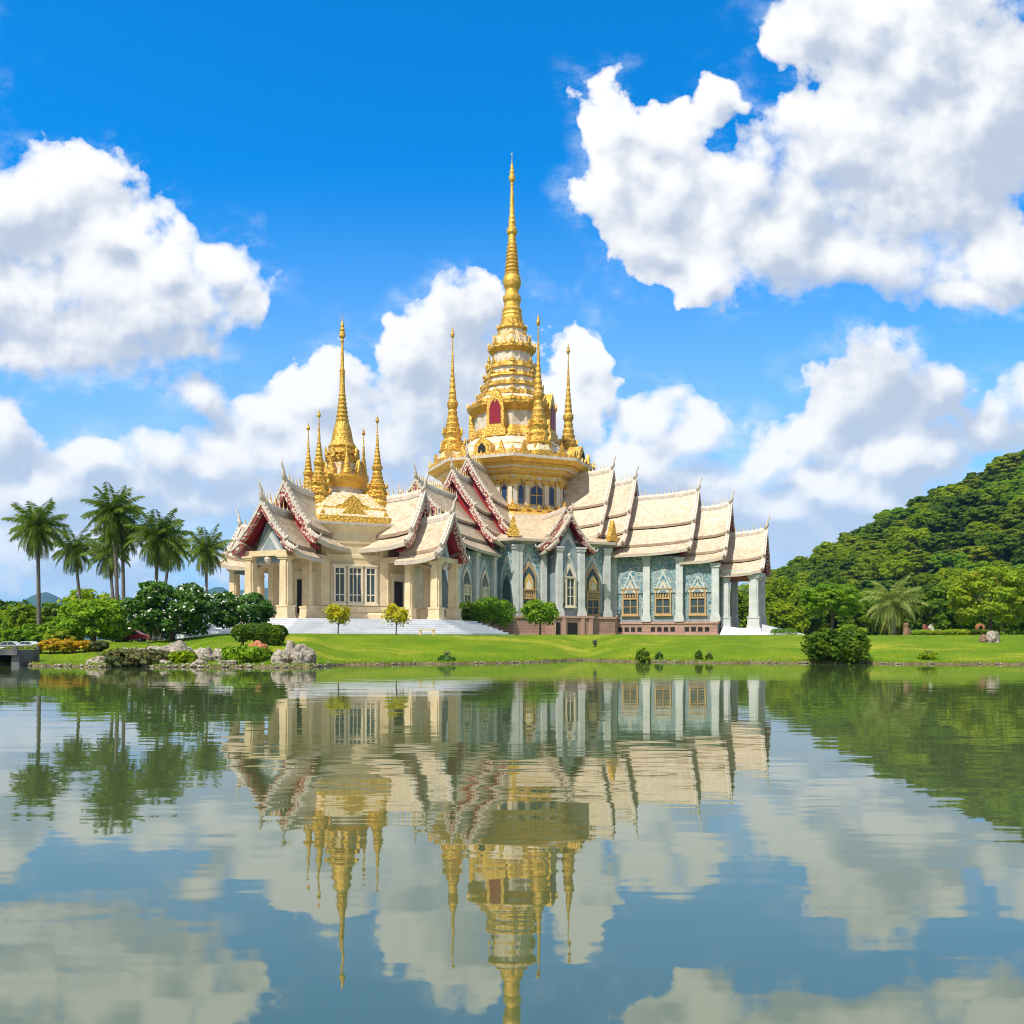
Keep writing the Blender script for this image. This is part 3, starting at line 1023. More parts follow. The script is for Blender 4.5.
FRONT, RIGHT, LEFT, BACK = (0, -1), (1, 0), (-1, 0), (0, 1)
fF = arm(FRONT, (0, 0), (1, 0))
fR = arm(RIGHT, (0, 0), (0, -1))
fL = arm(LEFT, (0, 0), (0, -1))
PC = (0.0, -41.6)
pF = arm(FRONT, PC, (1, 0))
pR = arm(RIGHT, PC, (0, -1))
pL = arm(LEFT, PC, (0, -1))
pB = arm(BACK, PC, (1, 0))

A1 = [((0, 22.9), (3.2, 18.2)), ((3.1, 17.8), (5.0, 15.5)), ((4.9, 15.1), (6.2, 13.8))]
A2 = [((0, 21.4), (3.2, 16.9)), ((3.1, 16.5), (4.9, 14.3)), ((4.8, 13.9), (6.2, 12.7))]
A3 = [((0, 19.4), (3.0, 15.4)), ((2.9, 15.0), (4.6, 13.0)), ((4.5, 12.7), (6.2, 11.7))]
A4 = [((0, 17.6), (2.7, 13.9)), ((2.6, 13.5), (4.2, 11.8)), ((4.1, 11.5), (5.5, 10.65))]
A5 = [((0, 14.2), (2.6, 10.9)), ((2.5, 10.5), (4.2, 9.1))]
B1 = [((0, 22.7), (3.0, 18.0)), ((2.9, 17.6), (4.6, 15.2)), ((4.5, 14.8), (5.7, 13.6))]
B2 = [((0, 20.5), (2.8, 16.4)), ((2.7, 16.0), (4.2, 13.8)), ((4.1, 13.5), (5.4, 12.3))]
B3 = [((0, 17.9), (2.7, 14.7)), ((2.6, 14.3), (4.1, 12.6)), ((4.0, 12.3), (5.3, 11.2))]
D1 = [((0, 13.9), (2.3, 10.4)), ((2.2, 10.0), (3.2, 9.2))]
D2 = [((0, 11.8), (2.2, 8.9)), ((2.1, 8.65), (3.0, 8.05))]

for args in ((fR, 5, 13.9, A1), (fR, 12, 16.9, A2), (fR, 14.5, 24.9, A3), (fR, 23.8, 28.9, A4)):
    roof_tier(*args)
roof_tier(fR, 27.8, 33.1, A5, 'pediment')
for args in ((fF, 5, 14.1, B1), (fF, 12.6, 18.3, B2), (fF, 16.6, 27.2, B3)):
    roof_tier(*args)
for args in ((fL, 5, 13.9, A1), (fL, 12, 16.9, A2)):
    roof_tier(*args)
roof_tier(pF, 2.6, 8.5, D1); roof_tier(pF, 7.4, 11.4, D2, 'pediment')
roof_tier(pR, 2.6, 8.3, D1); roof_tier(pR, 7.2, 11.1, D2, 'pediment')
roof_tier(pL, 2.6, 8.5, D1); roof_tier(pL, 7.4, 11.4, D2, 'pediment')
roof_tier(pB, 2.6, 14.0, D1, up=0.1, finial=0, crest=False)


# ---- pieces of wall
def ogee(w, h, z0, k=9, spring=0.5):
    """pointed arch outline: half width w, height h above z0; list of (u,z) going round"""
    r = [(w, z0), (w * 1.0, z0 + h * spring * 0.999)]
    for i in range(1, k + 1):
        t = i / k
        r.append((w * (1 - t ** 1.75) * (1 - 0.12 * t), z0 + h * (spring + (1 - spring) * t)))
    return r + [(-x, z) for x, z in reversed(r[:-1])]


def flame(w, h, z0):
    """concave flame shaped gable outline"""
    r = [(w, z0), (w * 0.98, z0 + h * 0.10), (w * 0.80, z0 + h * 0.22), (w * 0.62, z0 + h * 0.40), (w * 0.40, z0 + h * 0.60), (w * 0.18, z0 + h * 0.80), (0, z0 + h)]
    return r + [(-x, z) for x, z in reversed(r[:-1])]


def face(o, n):
    """frame on a wall: u along the wall, n outward"""
    L = math.hypot(*n); n = (n[0] / L, n[1] / L)
    u = (-n[1], n[0])
    return lambda a, d, z: (o[0] + u[0] * a + n[0] * d, o[1] + u[1] * a + n[1] * d, z)


def window(fr, u, hw, z0, z1, zl=None, mat='frame', pane='glass', cols=2, rows=2, parent=None, off=0.0):
    """framed window on a wall face; zl = foot of the upper light"""
    fr0 = fr
    fr = lambda a, n, z: fr0(a, n + off if n >= 0 else n, z)
    w = MB()
    t = 0.16
    for (a, b_, c, d) in ((u - hw, u - hw + t, z0, z1), (u + hw - t, u + hw, z0, z1)):
        w.box(fr, a, b_, 0.0, 0.20, c, d, mat)
    w.box(fr, u - hw + t, u + hw - t, 0.0, 0.195, z1 - t, z1, mat)
    w.box(fr, u - hw + t, u + hw - t, 0.0, 0.195, z0, z0 + t, mat)
    w.box(fr, u - hw - 0.14, u + hw + 0.14, 0.0, 0.30, z0 - 0.16, z0 - 0.004, mat)
    w.box(fr, u - hw - 0.1, u + hw + 0.1, 0.0, 0.27, z1 + 0.004, z1 + 0.13, mat)
    if zl:
        w.box(fr, u - hw + t, u + hw - t, 0.0, 0.18, zl - 0.1, zl + 0.1, mat)
    for c in range(1, cols):
        x = u - hw + t + (2 * hw - 2 * t) * c / cols
        w.box(fr, x - 0.045, x + 0.045, 0.0, 0.13, z0 + t, (zl or z1) - 0.1, mat)
    for r_ in range(1, rows):
        z = z0 + t + ((zl or z1) - z0 - 2 * t) * r_ / rows
        w.box(fr, u - hw + t, u + hw - t, 0.0, 0.10, z - 0.04, z + 0.04, mat)
    if zl:   # carved panel in the upper light
        n = 5
        for c in range(n):
            a = u - hw + t + (2 * hw - 2 * t) * (c + 0.5) / n
            w.box(fr, a - 0.09, a + 0.09, 0.0, 0.12, zl + 0.16, z1 - t - 0.05, mat)
    o = w.build('window', parent or temple)
    p = MB()
    p.box(fr, u - hw + 0.02, u + hw - 0.02, -0.05, 0.055, z0 + 0.02, z1 - 0.02, pane)
    p.build('pane', o)
    return o


def pilaster(fr, u, hw, z0, z1, mat='grey', proud=0.42):
    b = MB()
    b.box(fr, u - hw - 0.16, u + hw + 0.16, 0, proud + 0.16, z0, z0 + 0.55, mat)
    b.box(fr, u - hw - 0.08, u + hw + 0.08, 0, proud + 0.08, z0 + 0.55, z0 + 0.85, mat)
    b.box(fr, u - hw, u + hw, 0, proud, z0 + 0.85, z1 - 0.5, mat)
    b.box(fr, u - hw - 0.10, u + hw + 0.10, 0, proud + 0.10, z1 - 0.5, z1 - 0.22, mat)
    b.box(fr, u - hw - 0.18, u + hw + 0.18, 0, proud + 0.16, z1 - 0.22, z1, mat)
    return b.build('pilaster', temple)


def column(x, y, z0, z1, hw, mat='cream', fluted=True):
    """square redented column with moulded base and capital"""
    b = MB()
    fr = lambda u, n, z: (x + u, y + n, z)
    H = z1 - z0
    b.box(fr, -hw * 1.38, hw * 1.38, -hw * 1.38, hw * 1.38, z0, z0 + H * 0.05, mat)
    b.box(fr, -hw * 1.25, hw * 1.25, -hw * 1.25, hw * 1.25, z0 + H * .05, z0 + H * 0.19, mat, 0.02)
    b.box(fr, -hw * 1.33, hw * 1.33, -hw * 1.33, hw * 1.33, z0 + H * .19, z0 + H * 0.215, mat)
    z = z0 + H * 0.215
    b.box(fr, -hw, hw, -hw * 0.72, hw * 0.72, z, z1 - H * 0.06, mat, hw * 0.08)
    b.box(fr, -hw * 0.72, hw * 0.72, -hw, hw, z + 0.003, z1 - H * 0.06 - 0.003, mat, hw * 0.08)
    b.box(fr, -hw * 1.08, hw * 1.08, -hw * 1.08, hw * 1.08, z1 - H * 0.06, z1 - H * .03, mat)
    b.box(fr, -hw * 1.25, hw * 1.25, -hw * 1.25, hw * 1.25, z1 - H * .03, z1, mat)
    return b.build('column', temple)


def arch_relief(fr, u, w, z0, h, mats, d0=0.0, shape=None):
    """nested flame arches standing off the wall"""
    b = MB()
    for k, (sc, mat, d) in enumerate(mats):
        poly = [(u + x, z) for x, z in (shape or ogee)(w * sc, h * sc, z0)]
        b.prism(fr, poly, 0.0, d0 + d, mat)
    return b.build('arch_relief', temple)


# ---- right wing walls
b = MB()
b.box(fR, -5.0, 5.0, 5.0, 23.8, GL - 0.3, 11.45, 'teal')
b.box(fR, -4.7, 4.7, 23.8, 28.3, GL - 0.3, 10.45, 'teal')
b.build('wall', temple)
b = MB()
b.box(fR, -5.35, 5.35, 14.0, 28.25, GL - 0.3, 3.25, 'pink')
b.box(fR, -5.45, 5.45, 14.0, 28.35, 3.25, 3.5, 'pinkcap')
b.box(fR, -5.6, 5.6, 14.0, 28.5, GL - 0.3, 2.05, 'pinkcap')
pl = b.build('plinth', temple)
wf = face((21.75, -5.0), (0, -1))            # u = x - 21.75
pf = face((21.75, -5.35), (0, -1))
for c in (17.7, 21.75, 25.85):
    b = MB()
    for k in range(4):
        x = c - 21.75 - 1.2 + 0.8 * k
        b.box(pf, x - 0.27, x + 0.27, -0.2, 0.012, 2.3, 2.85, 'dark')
    b.build('vent', pl)
for c, hi in ((17.7, 11.2), (21.75, 11.2), (25.85, 10.2)):
    d = 0.0 if c < 23.8 else -0.3
    f2 = face((21.75, -5.0 - d), (0, -1))
    b = MB()
    b.box(f2, c - 21.75 - 1.3, c - 21.75 + 1.3, -0.05, 0.06, 3.52, 7.3, 'tealflat')
    b.build('wall_panel', temple)
    arch_relief(f2, c - 21.75, 1.75, 7.0, hi - 7.0, ((1.0, 'tealflat', 0.10), (0.86, 'teal', 0.16), (0.66, 'grey', 0.20), (0.56, 'teal', 0.24), (0.40, 'white', 0.27), (0.26, 'tealflat', 0.30)), shape=flame)
    window(f2, c - 21.75, 0.98, 4.35, 7.45, 6.35, off=0.06)
for c, z1, d in ((15.6, 11.45, 0), (19.75, 11.45, 0), (23.75, 11.2, 0), (27.95, 10.4, 0.3)):
    pilaster(face((21.75, -5.0 + d), (0, -1)), c - 21.75, 0.42, 3.5, z1)
# end wall of the right wing with its door, then the open porch
ef = face((28.3, 0.0), (1, 0))
b = MB()
b.box(ef, -1.2, 1.2, 0, 0.16, 2.95, 7.6, 'creamframe')
dr = b.build('door', temple)
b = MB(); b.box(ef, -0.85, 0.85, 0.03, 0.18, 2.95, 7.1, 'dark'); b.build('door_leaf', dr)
for y in (-3.4, 3.4):
    column(32.2, y, 2.7, 8.95, 0.55, 'grey')
    column(29.0, y, 2.7, 8.95, 0.42, 'grey')
b = MB()
b.box(fR, -3.9, -2.95, 28.6, 32.8, 8.95, 9.6, 'grey')
b.box(fR, 2.95, 3.9, 28.6, 32.8, 8.95, 9.6, 'grey')
b.box(fR, -2.95, 2.95, 31.9, 32.7, 8.95, 9.55, 'grey')
b.build('beam', temple)
b = MB()
b.box(fR, -4.0, 4.0, 28.6, 32.0, 8.72, 8.80, 'red')
b.build('porch_ceiling', temple)


def steps(fr, hw, s_in, s_out, ztop, zbot, n, name='stairs', side=None):
    b = MB()
    for k in range(n):
        z1 = ztop - (ztop - zbot) * k / n
        z0 = zbot - 0.3
        e = (s_out - s_in) * k / n
        b.box(fr, -hw - (side or 0) * k / n, hw + (side or 0) * k / n, s_in - 3.0 + 0.002 * k, s_in + e + 0.45, z0 + 0.004 * k, z1, 'marble')
    return b.build(name, temple)


steps(fR, 3.2, 33.2, 37.0, 2.75, GL, 7)
# sloping cheek blocks of the stair and the porch floor
b = MB()
b.box(fR, -4.4, 4.4, 28.6, 33.15, GL - 0.3, 2.72, 'marble')
for sg in (1, -1):
    w0, w1 = sorted((sg * 3.4, sg * 4.3))
    b.hexa([fR(w0, 33.2, GL - .3), fR(w1, 33.2, GL - .3), fR(w1, 38.0, GL - .3), fR(w0, 38.0, GL - .3),
            fR(w0, 33.2, 3.15), fR(w1, 33.2, 3.15), fR(w1, 38.0, 1.85), fR(w0, 38.0, 1.85)], 'marble')
b.build('porch_floor', temple)
# marble ramp along the near side of the porch
b = MB()
b.hexa([fR(4.45, 28.6, GL - .3), fR(7.2, 28.6, GL - .3), fR(7.2, 37.5, GL - .3), fR(4.45, 37.5, GL - .3),
        fR(4.45, 28.8, 3.0), fR(6.2, 28.8, 2.3), fR(6.8, 37.0, 1.72), fR(4.45, 36.2, 1.9)], 'marble')
b.build('ramp', temple)

# ---- front wing walls
b = MB()
b.box(fF, -4.5, 4.5, 5.0, 27.2, GL - 0.3, 11.0, 'tealflat')
b.box(fF, -2.4, 2.4, 27.2, 37.0, GL - 0.3, 9.0, 'cream')
b.build('wall', temple)
b = MB()
b.box(fF, -4.8, 4.8, 14.5, 27.3, GL - 0.3, 3.25, 'pink')
b.box(fF, -4.9, 4.9, 14.5, 27.4, 3.25, 3.5, 'pinkcap')
b.build('plinth', temple)
wf2 = face((4.5, -22.2), (1, 0))             # u = y + 22.2
for yy in (-24.65, -19.75):
    u = yy + 22.2
    b = MB(); b.box(wf2, u - 1.7, u + 1.7, -0.05, 0.05, 3.6, 10.6, 'teal'); b.build('wall_panel', temple)
    arch_relief(wf2, u, 1.55, 4.2, 6.2, ((1.0, 'grey', 0.10), (0.9, 'tealflat', 0.16)))
    arch_relief(wf2, u, 1.0, 6.3, 3.0, ((1.0, 'creamframe', 0.22), (0.82, 'glass', 0.25), (0.4, 'white', 0.3)))
    window(wf2, u, 0.95, 3.9, 7.1, 6.2, 'creamframe', off=0.17)
for yy in (-27.0, -22.2, -17.3):
    pilaster(wf2, yy + 22.2, 0.42, 3.5, 11.0)

# ---- lower octagon
OCT_R = 16.6
b = MB()
b.lathe((0, 0), [(OCT_R, GL - 0.3), (OCT_R, 12.6)], 8, PI / 8, False, mat='tealflat')
b.build('wall', temple)
b = MB()
b.lathe((0, 0), [(OCT_R + 1.1, GL - 0.3, 'pinkcap'), (OCT_R + 1.1, 2.05, 'pinkcap'), (OCT_R + .95, 2.06, 'pink'), (OCT_R + .95, 3.85, 'pinkcap'), (OCT_R + 1.1, 3.86, 'pinkcap'), (OCT_R + 1.1, 4.1)], 8, PI / 8, False, mat='pinkcap')
b.build('plinth', temple)
b = MB()
pr = [(OCT_R - 0.1, 12.55, 'grey'), (OCT_R + 0.5, 12.75, 'fascia'), (OCT_R + 1.05, 12.82, 'fascia'), (OCT_R + 1.05, 13.12, 'tile'),
      (14.4, 14.05, 'tile'), (12.4, 15.1, 'tile'), (10.7, 16.5, 'trim'), (10.6, 16.8, 'trim')]
b.lathe((0, 0), pr, 8, PI / 8, False, mat='tile')
sk = b.build('skirt_roof', temple)


def ring_antefix(R0, z, n, w, h, mat, phase=0.0, octo=True, name='antefix_row', parent=None, big=None):
    """ornaments along the edge of an octagonal ledge with corner radius R0"""
    b = MB()
    for f in range(8):
        a0 = PI / 8 + f * PI / 4 + phase
        p0 = Vector((R0 * math.cos(a0), R0 * math.sin(a0))); p1 = Vector((R0 * math.cos(a0 + PI / 4), R0 * math.sin(a0 + PI / 4)))
        nn = (p0 + p1).normalized()
        for k in range(n):
            q = p0 + (p1 - p0) * ((k + 0.5) / n)
            s = 1.0
            b.antefix((q.x, q.y, z), (nn.x, nn.y), w * s, h * s, mat)
        c = p0.normalized()
        b.antefix((p0.x, p0.y, z), (c.x, c.y), w * 1.5, h * 1.7, mat)
    o = b.build(name, parent or temple)
    o['kind'] = 'stuff'
    return o


ring_antefix(OCT_R + 0.5, 13.3, 1, 0.9, 1.5, 'gold', parent=sk)

D = (math.cos(-PI / 4), math.sin(-PI / 4))
wall_n = OCT_R * math.cos(PI / 8)
df = face((D[0] * wall_n, D[1] * wall_n), D)      # u to the right as seen from outside
zb = 4.1
for u in (-4.45, 4.0):
    b = MB(); b.box(df, u - 1.45, u + 1.45, -0.05, 0.05, zb, 12.3, 'teal'); b.build('wall_panel', temple)
    arch_relief(df, u, 1.35, 5.0, 6.6, ((1.0, 'grey', 0.08), (0.9, 'tealflat', 0.14)))
    arch_relief(df, u, 0.95, 7.1, 3.4, ((1.0, 'frame', 0.20), (0.84, 'glass', 0.23), (0.60, 'ornate2', 0.26), (0.36, 'creamframe', 0.29)))
    window(df, u, 0.86, zb + 0.15, 7.15, 6.2, 'frame', off=0.15)
for u, w in ((-6.15, 0.42), (-5.6, 0.25), (-2.55, 0.32), (5.9, 0.42), (2.55, 0.3)):
    pilaster(df, u, w, zb, 12.4, proud=0.5 if w < .5 else 0.62)
# narrow face beside the front wing
nf = face((5.6, -wall_n), (0, -1))
b = MB(); b.box(nf, -0.9, 0.8, -0.05, 0.06, zb, 12.3, 'teal'); b.build('wall_panel', temple)
arch_relief(nf, 0, 0.8, 5.5, 5.8, ((1.0, 'grey', 0.12), (0.85, 'teal', 0.16), (0.6, 'glass', 0.2)))
# little porch on the diagonal
po = arm(D, (0, 0), (-D[1], D[0]))
b = MB()
b.box(po, -1.75, 1.75, 14.0, 17.2, GL - 0.3, 12.3, 'tealflat')
b.build('wall', temple)
b = MB()
b.box(po, -2.6, 2.6, 14.0, 18.1, GL - 0.3, 3.85, 'pink')
b.box(po, -2.75, 2.75, 14.0, 18.25, 3.86, 4.12, 'pinkcap')
pp = b.build('plinth', temple)
pfz = face((D[0] * 18.1, D[1] * 18.1), D)
for u, w in ((0.0, 0.62), (-1.9, 0.3)):
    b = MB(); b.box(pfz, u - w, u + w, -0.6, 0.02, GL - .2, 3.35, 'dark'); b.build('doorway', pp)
for u in (-2.45, -1.15, 1.25, 2.35):
    b = MB(); b.box(pfz, u - 0.22, u + 0.22, 0.0, 0.18, GL - .2, 3.8, 'pinkcap'); b.build('pier', pp)
pf2 = face((D[0] * 17.2, D[1] * 17.2), D)
arch_relief(pf2, 0, 0.95, 5.6, 5.6, ((1.0, 'grey', 0.10), (0.86, 'creamframe', 0.14), (0.74, 'glass', 0.18)))
window(pf2, 0, 0.62, 5.2, 8.6, None, 'creamframe', cols=2, rows=3, off=0.19)
for u in (-1.45, 1.45):
    pilaster(pf2, u, 0.34, 4.12, 12.2, proud=0.55)
G1 = [((0, 15.7), (1.9, 12.9)), ((1.8, 12.6), (3.1, 11.5))]
G2 = [((0, 16.6), (2.2, 13.4)), ((2.1, 13.1), (3.5, 11.9))]
roof_tier(po, 9.5, 16.0, G2, crest=False, finial=0, up=0.25)
roof_tier(po, 12.0, 17.6, G1, 'pediment', crest=False, finial=1.2, up=0.25, inner=0.12)

# ---- the great tower
def tz(z):
    return float(np.interp(z, [0.0, 21.3, 22.6, 25.0, 28.5, 30.3, 33.3, 37.0, 41.3, 45.0, 45.6], [0.0, 21.3, 22.3, 24.5, 27.5, 29.3, 32.0, 35.9, 40.3, 44.1, 45.6]))


def lv(prof):
    return [(q[0], tz(q[1])) + tuple(q[2:]) for q in prof]


b = MB()
b.lathe((0, 0), lv([(10.4, 16.0, 'ornate2'), (10.4, 16.7, 'gold'), (10.0, 16.9, 'ornate2'), (9.6, 17.3, 'gold'), (9.2, 17.7, 'gold'), (9.0, 17.95, 'white'),
                 (8.5, 18.0, 'white'), (8.5, 21.2, 'frieze'), (8.6, 21.25, 'frieze'), (8.75, 22.4, 'gold'), (9.0, 22.6, 'gold'), (9.1, 22.85, 'white'), (9.5, 22.9, 'goldsm'), (9.6, 23.15, 'goldsm'), (9.9, 23.2, 'white'), (10.0, 23.4, 'white'),
                 (10.4, 23.45, 'gold'), (10.55, 23.8, 'gold'), (10.9, 23.85, 'goldsm'), (11.15, 24.1, 'goldsm'), (11.45, 24.35, 'trim'), (11.45, 24.75, 'gold'), (11.0, 24.8, 'gold'), (10.8, 25.1, 'gold'), (10.3, 25.2)]), 8, PI / 8, False, mat='white')
tower = b.build('tower', temple)
ring_antefix(11.1, tz(24.8), 9, 0.42, 0.62, 'gold', parent=tower)
ring_antefix(9.4, 17.6, 5, 0.5, 0.8, 'gold', parent=tower)
ring_antefix(8.8, 21.6, 7, 0.6, -0.6, 'gold', parent=tower)
ap = 8.5 * math.cos(PI / 8)
for f in range(8):
    a = f * PI / 4
    n = (math.cos(a), math.sin(a))
    tf = face((n[0] * ap, n[1] * ap), n)
    vis = f in (7, 6, 0, 5)
    for u in (-3.0, -1.35, 1.35, 3.0):
        b = MB()
        b.box(tf, u - 0.28, u + 0.28, 0, 0.32, 18.0, 21.2, 'white')
        b.box(tf, u - 0.38, u + 0.38, 0, 0.42, 20.9, 21.35, 'gold')
        b.box(tf, u - 0.38, u + 0.38, 0, 0.42, 18.0, 18.35, 'gold')
        b.build('pier', tower)
    if vis:
        for u, hw in ((-2.15, 0.34), (0, 0.8), (2.15, 0.34)):
            w = MB()
            w.prism(tf, [(u - hw - .1, 18.4), (u + hw + .1, 18.4), (u + hw + .1, 20.6), (u, 21.15), (u - hw - .1, 20.6)], 0.0, 0.10, 'gold')
            w.prism(tf, [(u - hw, 18.5), (u + hw, 18.5), (u + hw, 20.5), (u, 20.95), (u - hw, 20.5)], 0.0, 0.14, 'blueglass')
            if hw > 0.5:
                w.box(tf, u - 0.05, u + 0.05, 0.0, 0.2, 18.5, 20.8, 'gold')
                w.box(tf, u - hw, u + hw, 0.0, 0.19, 19.6, 19.7, 'gold')
            w.build('tower_window', tower)
# white skirt with dormer niches
b = MB()
b.lathe((0, 0), lv([(10.4, 25.0, 'white'), (9.5, 25.7, 'gold'), (9.45, 25.9, 'white'), (8.3, 26.9, 'white'), (8.2, 26.95, 'gold'), (8.15, 27.15, 'white'), (6.6, 28.45, 'white'), (6.45, 28.5, 'gold'), (6.3, 28.8)]), 8, PI / 8, False, mat='white')
skirt = b.build('tower_skirt', temple)
ring_antefix(6.4, tz(28.6), 6, 0.4, 0.55, 'gold', parent=skirt)
for f in range(8):
    a = f * PI / 4
    n = (math.cos(a), math.sin(a))
    tf = face((n[0] * 9.75, n[1] * 9.75), n)
    for (u) in (0.0,):
        b = MB()
        b.prism(tf, ogee(1.15, 2.3, 24.4), -1.6, 0.20, 'gold')
        b.prism(tf, ogee(0.9, 1.75, 24.5), 0.20, 0.30, 'gold')
        nn = b.build('dormer', skirt)
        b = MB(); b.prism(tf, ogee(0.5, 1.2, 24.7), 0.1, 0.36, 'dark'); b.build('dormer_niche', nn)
    for u in (-2.6, 2.6):
        c = tf(u, 0.2, 24.4)
        b = MB(); b.antefix(c, n, 0.9, 1.7, 'gold'); b.antefix(tf(u, 0.0, 24.4), n, 1.4, 1.1, 'gold'); b.build('antefix', skirt)

TW = [(6.2, 28.5, 'white'), (5.8, 29.0, 'gold'), (5.85, 29.05, 'gold'), (5.5, 29.7, 'gold'), (5.15, 30.1, 'gold'), (5.05, 30.3, 'white'), (5.05, 32.4, 'gold'), (5.5, 32.7, 'gold'),
      (6.0, 33.3, 'gold'), (6.05, 33.65, 'gold'), (5.6, 33.8, 'gold'), (5.2, 34.3, 'white'), (4.75, 34.7, 'gold'), (4.85, 34.75, 'gold'), (4.85, 35.2, 'white'),
      (4.2, 35.4, 'white'), (4.0, 36.0, 'gold'), (4.3, 36.05, 'gold'), (4.3, 36.45, 'white'), (3.75, 36.6, 'white'), (3.65, 37.2, 'gold'), (3.95, 37.3, 'gold'), (3.8, 37.75, 'white'), (3.35, 37.9, 'white'),
      (3.3, 38.5, 'gold'), (3.6, 38.55, 'gold'), (3.55, 39.1, 'gold'), (2.7, 39.4, 'white'), (2.65, 40.7, 'gold'), (3.0, 41.0, 'gold'), (3.25, 41.25, 'gold'), (3.25, 41.6, 'ornate'), (2.7, 42.0, 'ornate'),
      (2.6, 42.9, 'gold'), (2.3, 43.1, 'ornate'), (1.85, 43.4, 'ornate'), (1.85, 43.9, 'gold'), (2.1, 44.1, 'gold'), (2.05, 44.4, 'ornate'), (1.5, 44.6, 'gold'), (1.5, 45.1)]
b = MB()
TW = lv(TW)
b.lathe((0, 0), TW, 8, PI / 8, False, mat='gold')
# redented angles: slimmer square shafts turned across the corners give the stepped plan
b2 = [(r * 0.985 / math.cos(PI / 8) * 0.93, z + 0.01, *(m,)) for r, z, m in [t if len(t) == 3 else (*t, 'gold') for t in TW]]
b.lathe((0, 0), b2, 8, 0.0, False, mat='gold')
up = b.build('upper_tower', temple)
for R0, z, n, w, h in ((6.0, 33.65, 6, 0.5, 0.8), (4.8, 35.2, 5, 0.42, 0.5), (4.25, 36.45, 5, 0.4, 0.45), (3.85, 37.75, 4, 0.4, 0.5), (3.5, 39.1, 4, 0.42, 0.7), (3.2, 41.6, 4, 0.4, 0.8), (2.5, 42.9, 3, 0.35, 0.6), (2.0, 44.4, 3, 0.3, 0.4), (5.75, 29.05, 8, 0.35, 0.4)):
    ring_antefix(R0, tz(z), n, w * 0.75, h * 0.6, 'gold', parent=up)
for f in range(0, 8, 2):
    a = f * PI / 4
    n = (math.cos(a), math.sin(a))
    tf = face((n[0] * 5.0, n[1] * 5.0), n)
    b = MB(); b.prism(tf, ogee(1.2, 5.4, 28.6), -0.8, 0.86, 'gold'); b.prism(tf, ogee(1.5, 1.5, 27.7), -0.8, 1.05, 'gold')
    nn = b.build('niche_frame', up)
    b = MB(); b.prism(tf, [(-.78, 29.3), (.78, 29.3), (.78, 31.3), (.6, 31.9), (.3, 32.3), (0, 32.5), (-.3, 32.3), (-.6, 31.9), (-.78, 31.3)], 0.3, 0.92, 'crimson'); b.build('niche', nn)
# slender gilded finial of the tower
SP = [(1.45, 44.0), (1.5, 44.6), (1.4, 45.0), (1.45, 45.2), (1.3, 45.5), (1.38, 45.9), (1.12, 46.2), (1.08, 46.8), (1.25, 47.2), (1.27, 47.6), (0.95, 48.0), (0.9, 48.6), (1.15, 49.1), (1.27, 49.6), (1.2, 50.2), (1.0, 50.5)]
n = 9
for k in range(n):
    z = 50.6 + 4.6 * k / n; r = 1.02 - 0.42 * k / n
    SP += [(r, z), (r * 1.04, z + 0.22), (r * 0.84, z + 0.36), (r * 0.82, z + 0.50)]
SP += [(0.55, 55.3), (0.52, 56.0), (0.72, 56.3), (0.74, 56.8), (0.5, 57.1), (0.48, 57.5), (0.52, 57.8), (0.42, 58.1), (0.44, 58.4), (0.36, 58.7), (0.19, 62.6), (0.24, 62.9), (0.18, 63.1), (0.42, 63.5), (0.45, 63.9), (0.3, 64.2), (0.34, 64.6), (0.22, 64.9), (0.24, 65.2), (0.1, 65.6), (0.07, 66.0), (0.03, 66.2), (0.025, 67.0)]
b = MB()
b.lathe((0, 0), SP, 24, 0, True, 0.10, 'goldsm')
b.lathe((0, 0), [(0.02, 66.7), (0.10, 66.9), (0.03, 67.2), (0.01, 67.5)], 8, 0, True, mat='goldsm')
b.build('spire', temple)


def small_spire(x, y, z0, h, r, n=16, fl=0.14, body='gold'):
    """ringed spire of total height h above z0 with base radius r"""
    T = [(1.0, 0), (1.08, .012), (0.92, .05), (0.98, .075), (0.80, .10), (0.86, .12), (0.92, .135), (0.74, .15), (0.80, .17), (0.62, .185), (0.66, .215), (0.52, .23), (0.56, .26),
         (0.42, .28), (0.46, .31), (0.36, .33), (0.5, .36), (0.52, .385), (0.34, .41), (0.38, .43), (0.30, .45), (0.34, .47), (0.26, .50), (0.29, .52), (0.21, .545), (0.24, .565), (0.17, .59), (0.2, .605),
         (0.13, .63), (0.15, .65), (0.09, .75), (0.11, .76), (0.07, .78), (0.04, .90), (0.15, .915), (0.19, .932), (0.10, .95), (0.11, .96), (0.03, .985), (0.01, 1.0)]
    b = MB()
    b.lathe((x, y), [(a * r, z0 + c * h) for a, c in T], n, 0.2, True, fl, body)
    for k in range(8):
        a = k * PI / 4 + 0.2
        for zz, rr, s in ((0.012, 1.0, 1.0), (0.135, 0.86, 0.75)):
            b.antefix((x + rr * r * math.cos(a), y + rr * r * math.sin(a), z0 + zz * h), (math.cos(a), math.sin(a)), 0.45 * r * s, 0.065 * h * s, body)
    return b.build('corner_spire', temple)


RS = 8.5
for k in range(4):
    a = PI / 4 + k * PI / 2
    x, y = RS * math.cos(a), RS * math.sin(a)
    b = MB()
    b.lathe((x, y), [(1.95, 24.4, 'gold'), (2.0, 25.0, 'ornate'), (1.7, 25.8, 'gold'), (1.85, 26.1, 'gold'), (1.6, 26.3)], 8, PI / 8, False, mat='gold')
    b.build('spire_pedestal', temple)
    small_spire(x, y, 26.1, 16.5, 1.45)

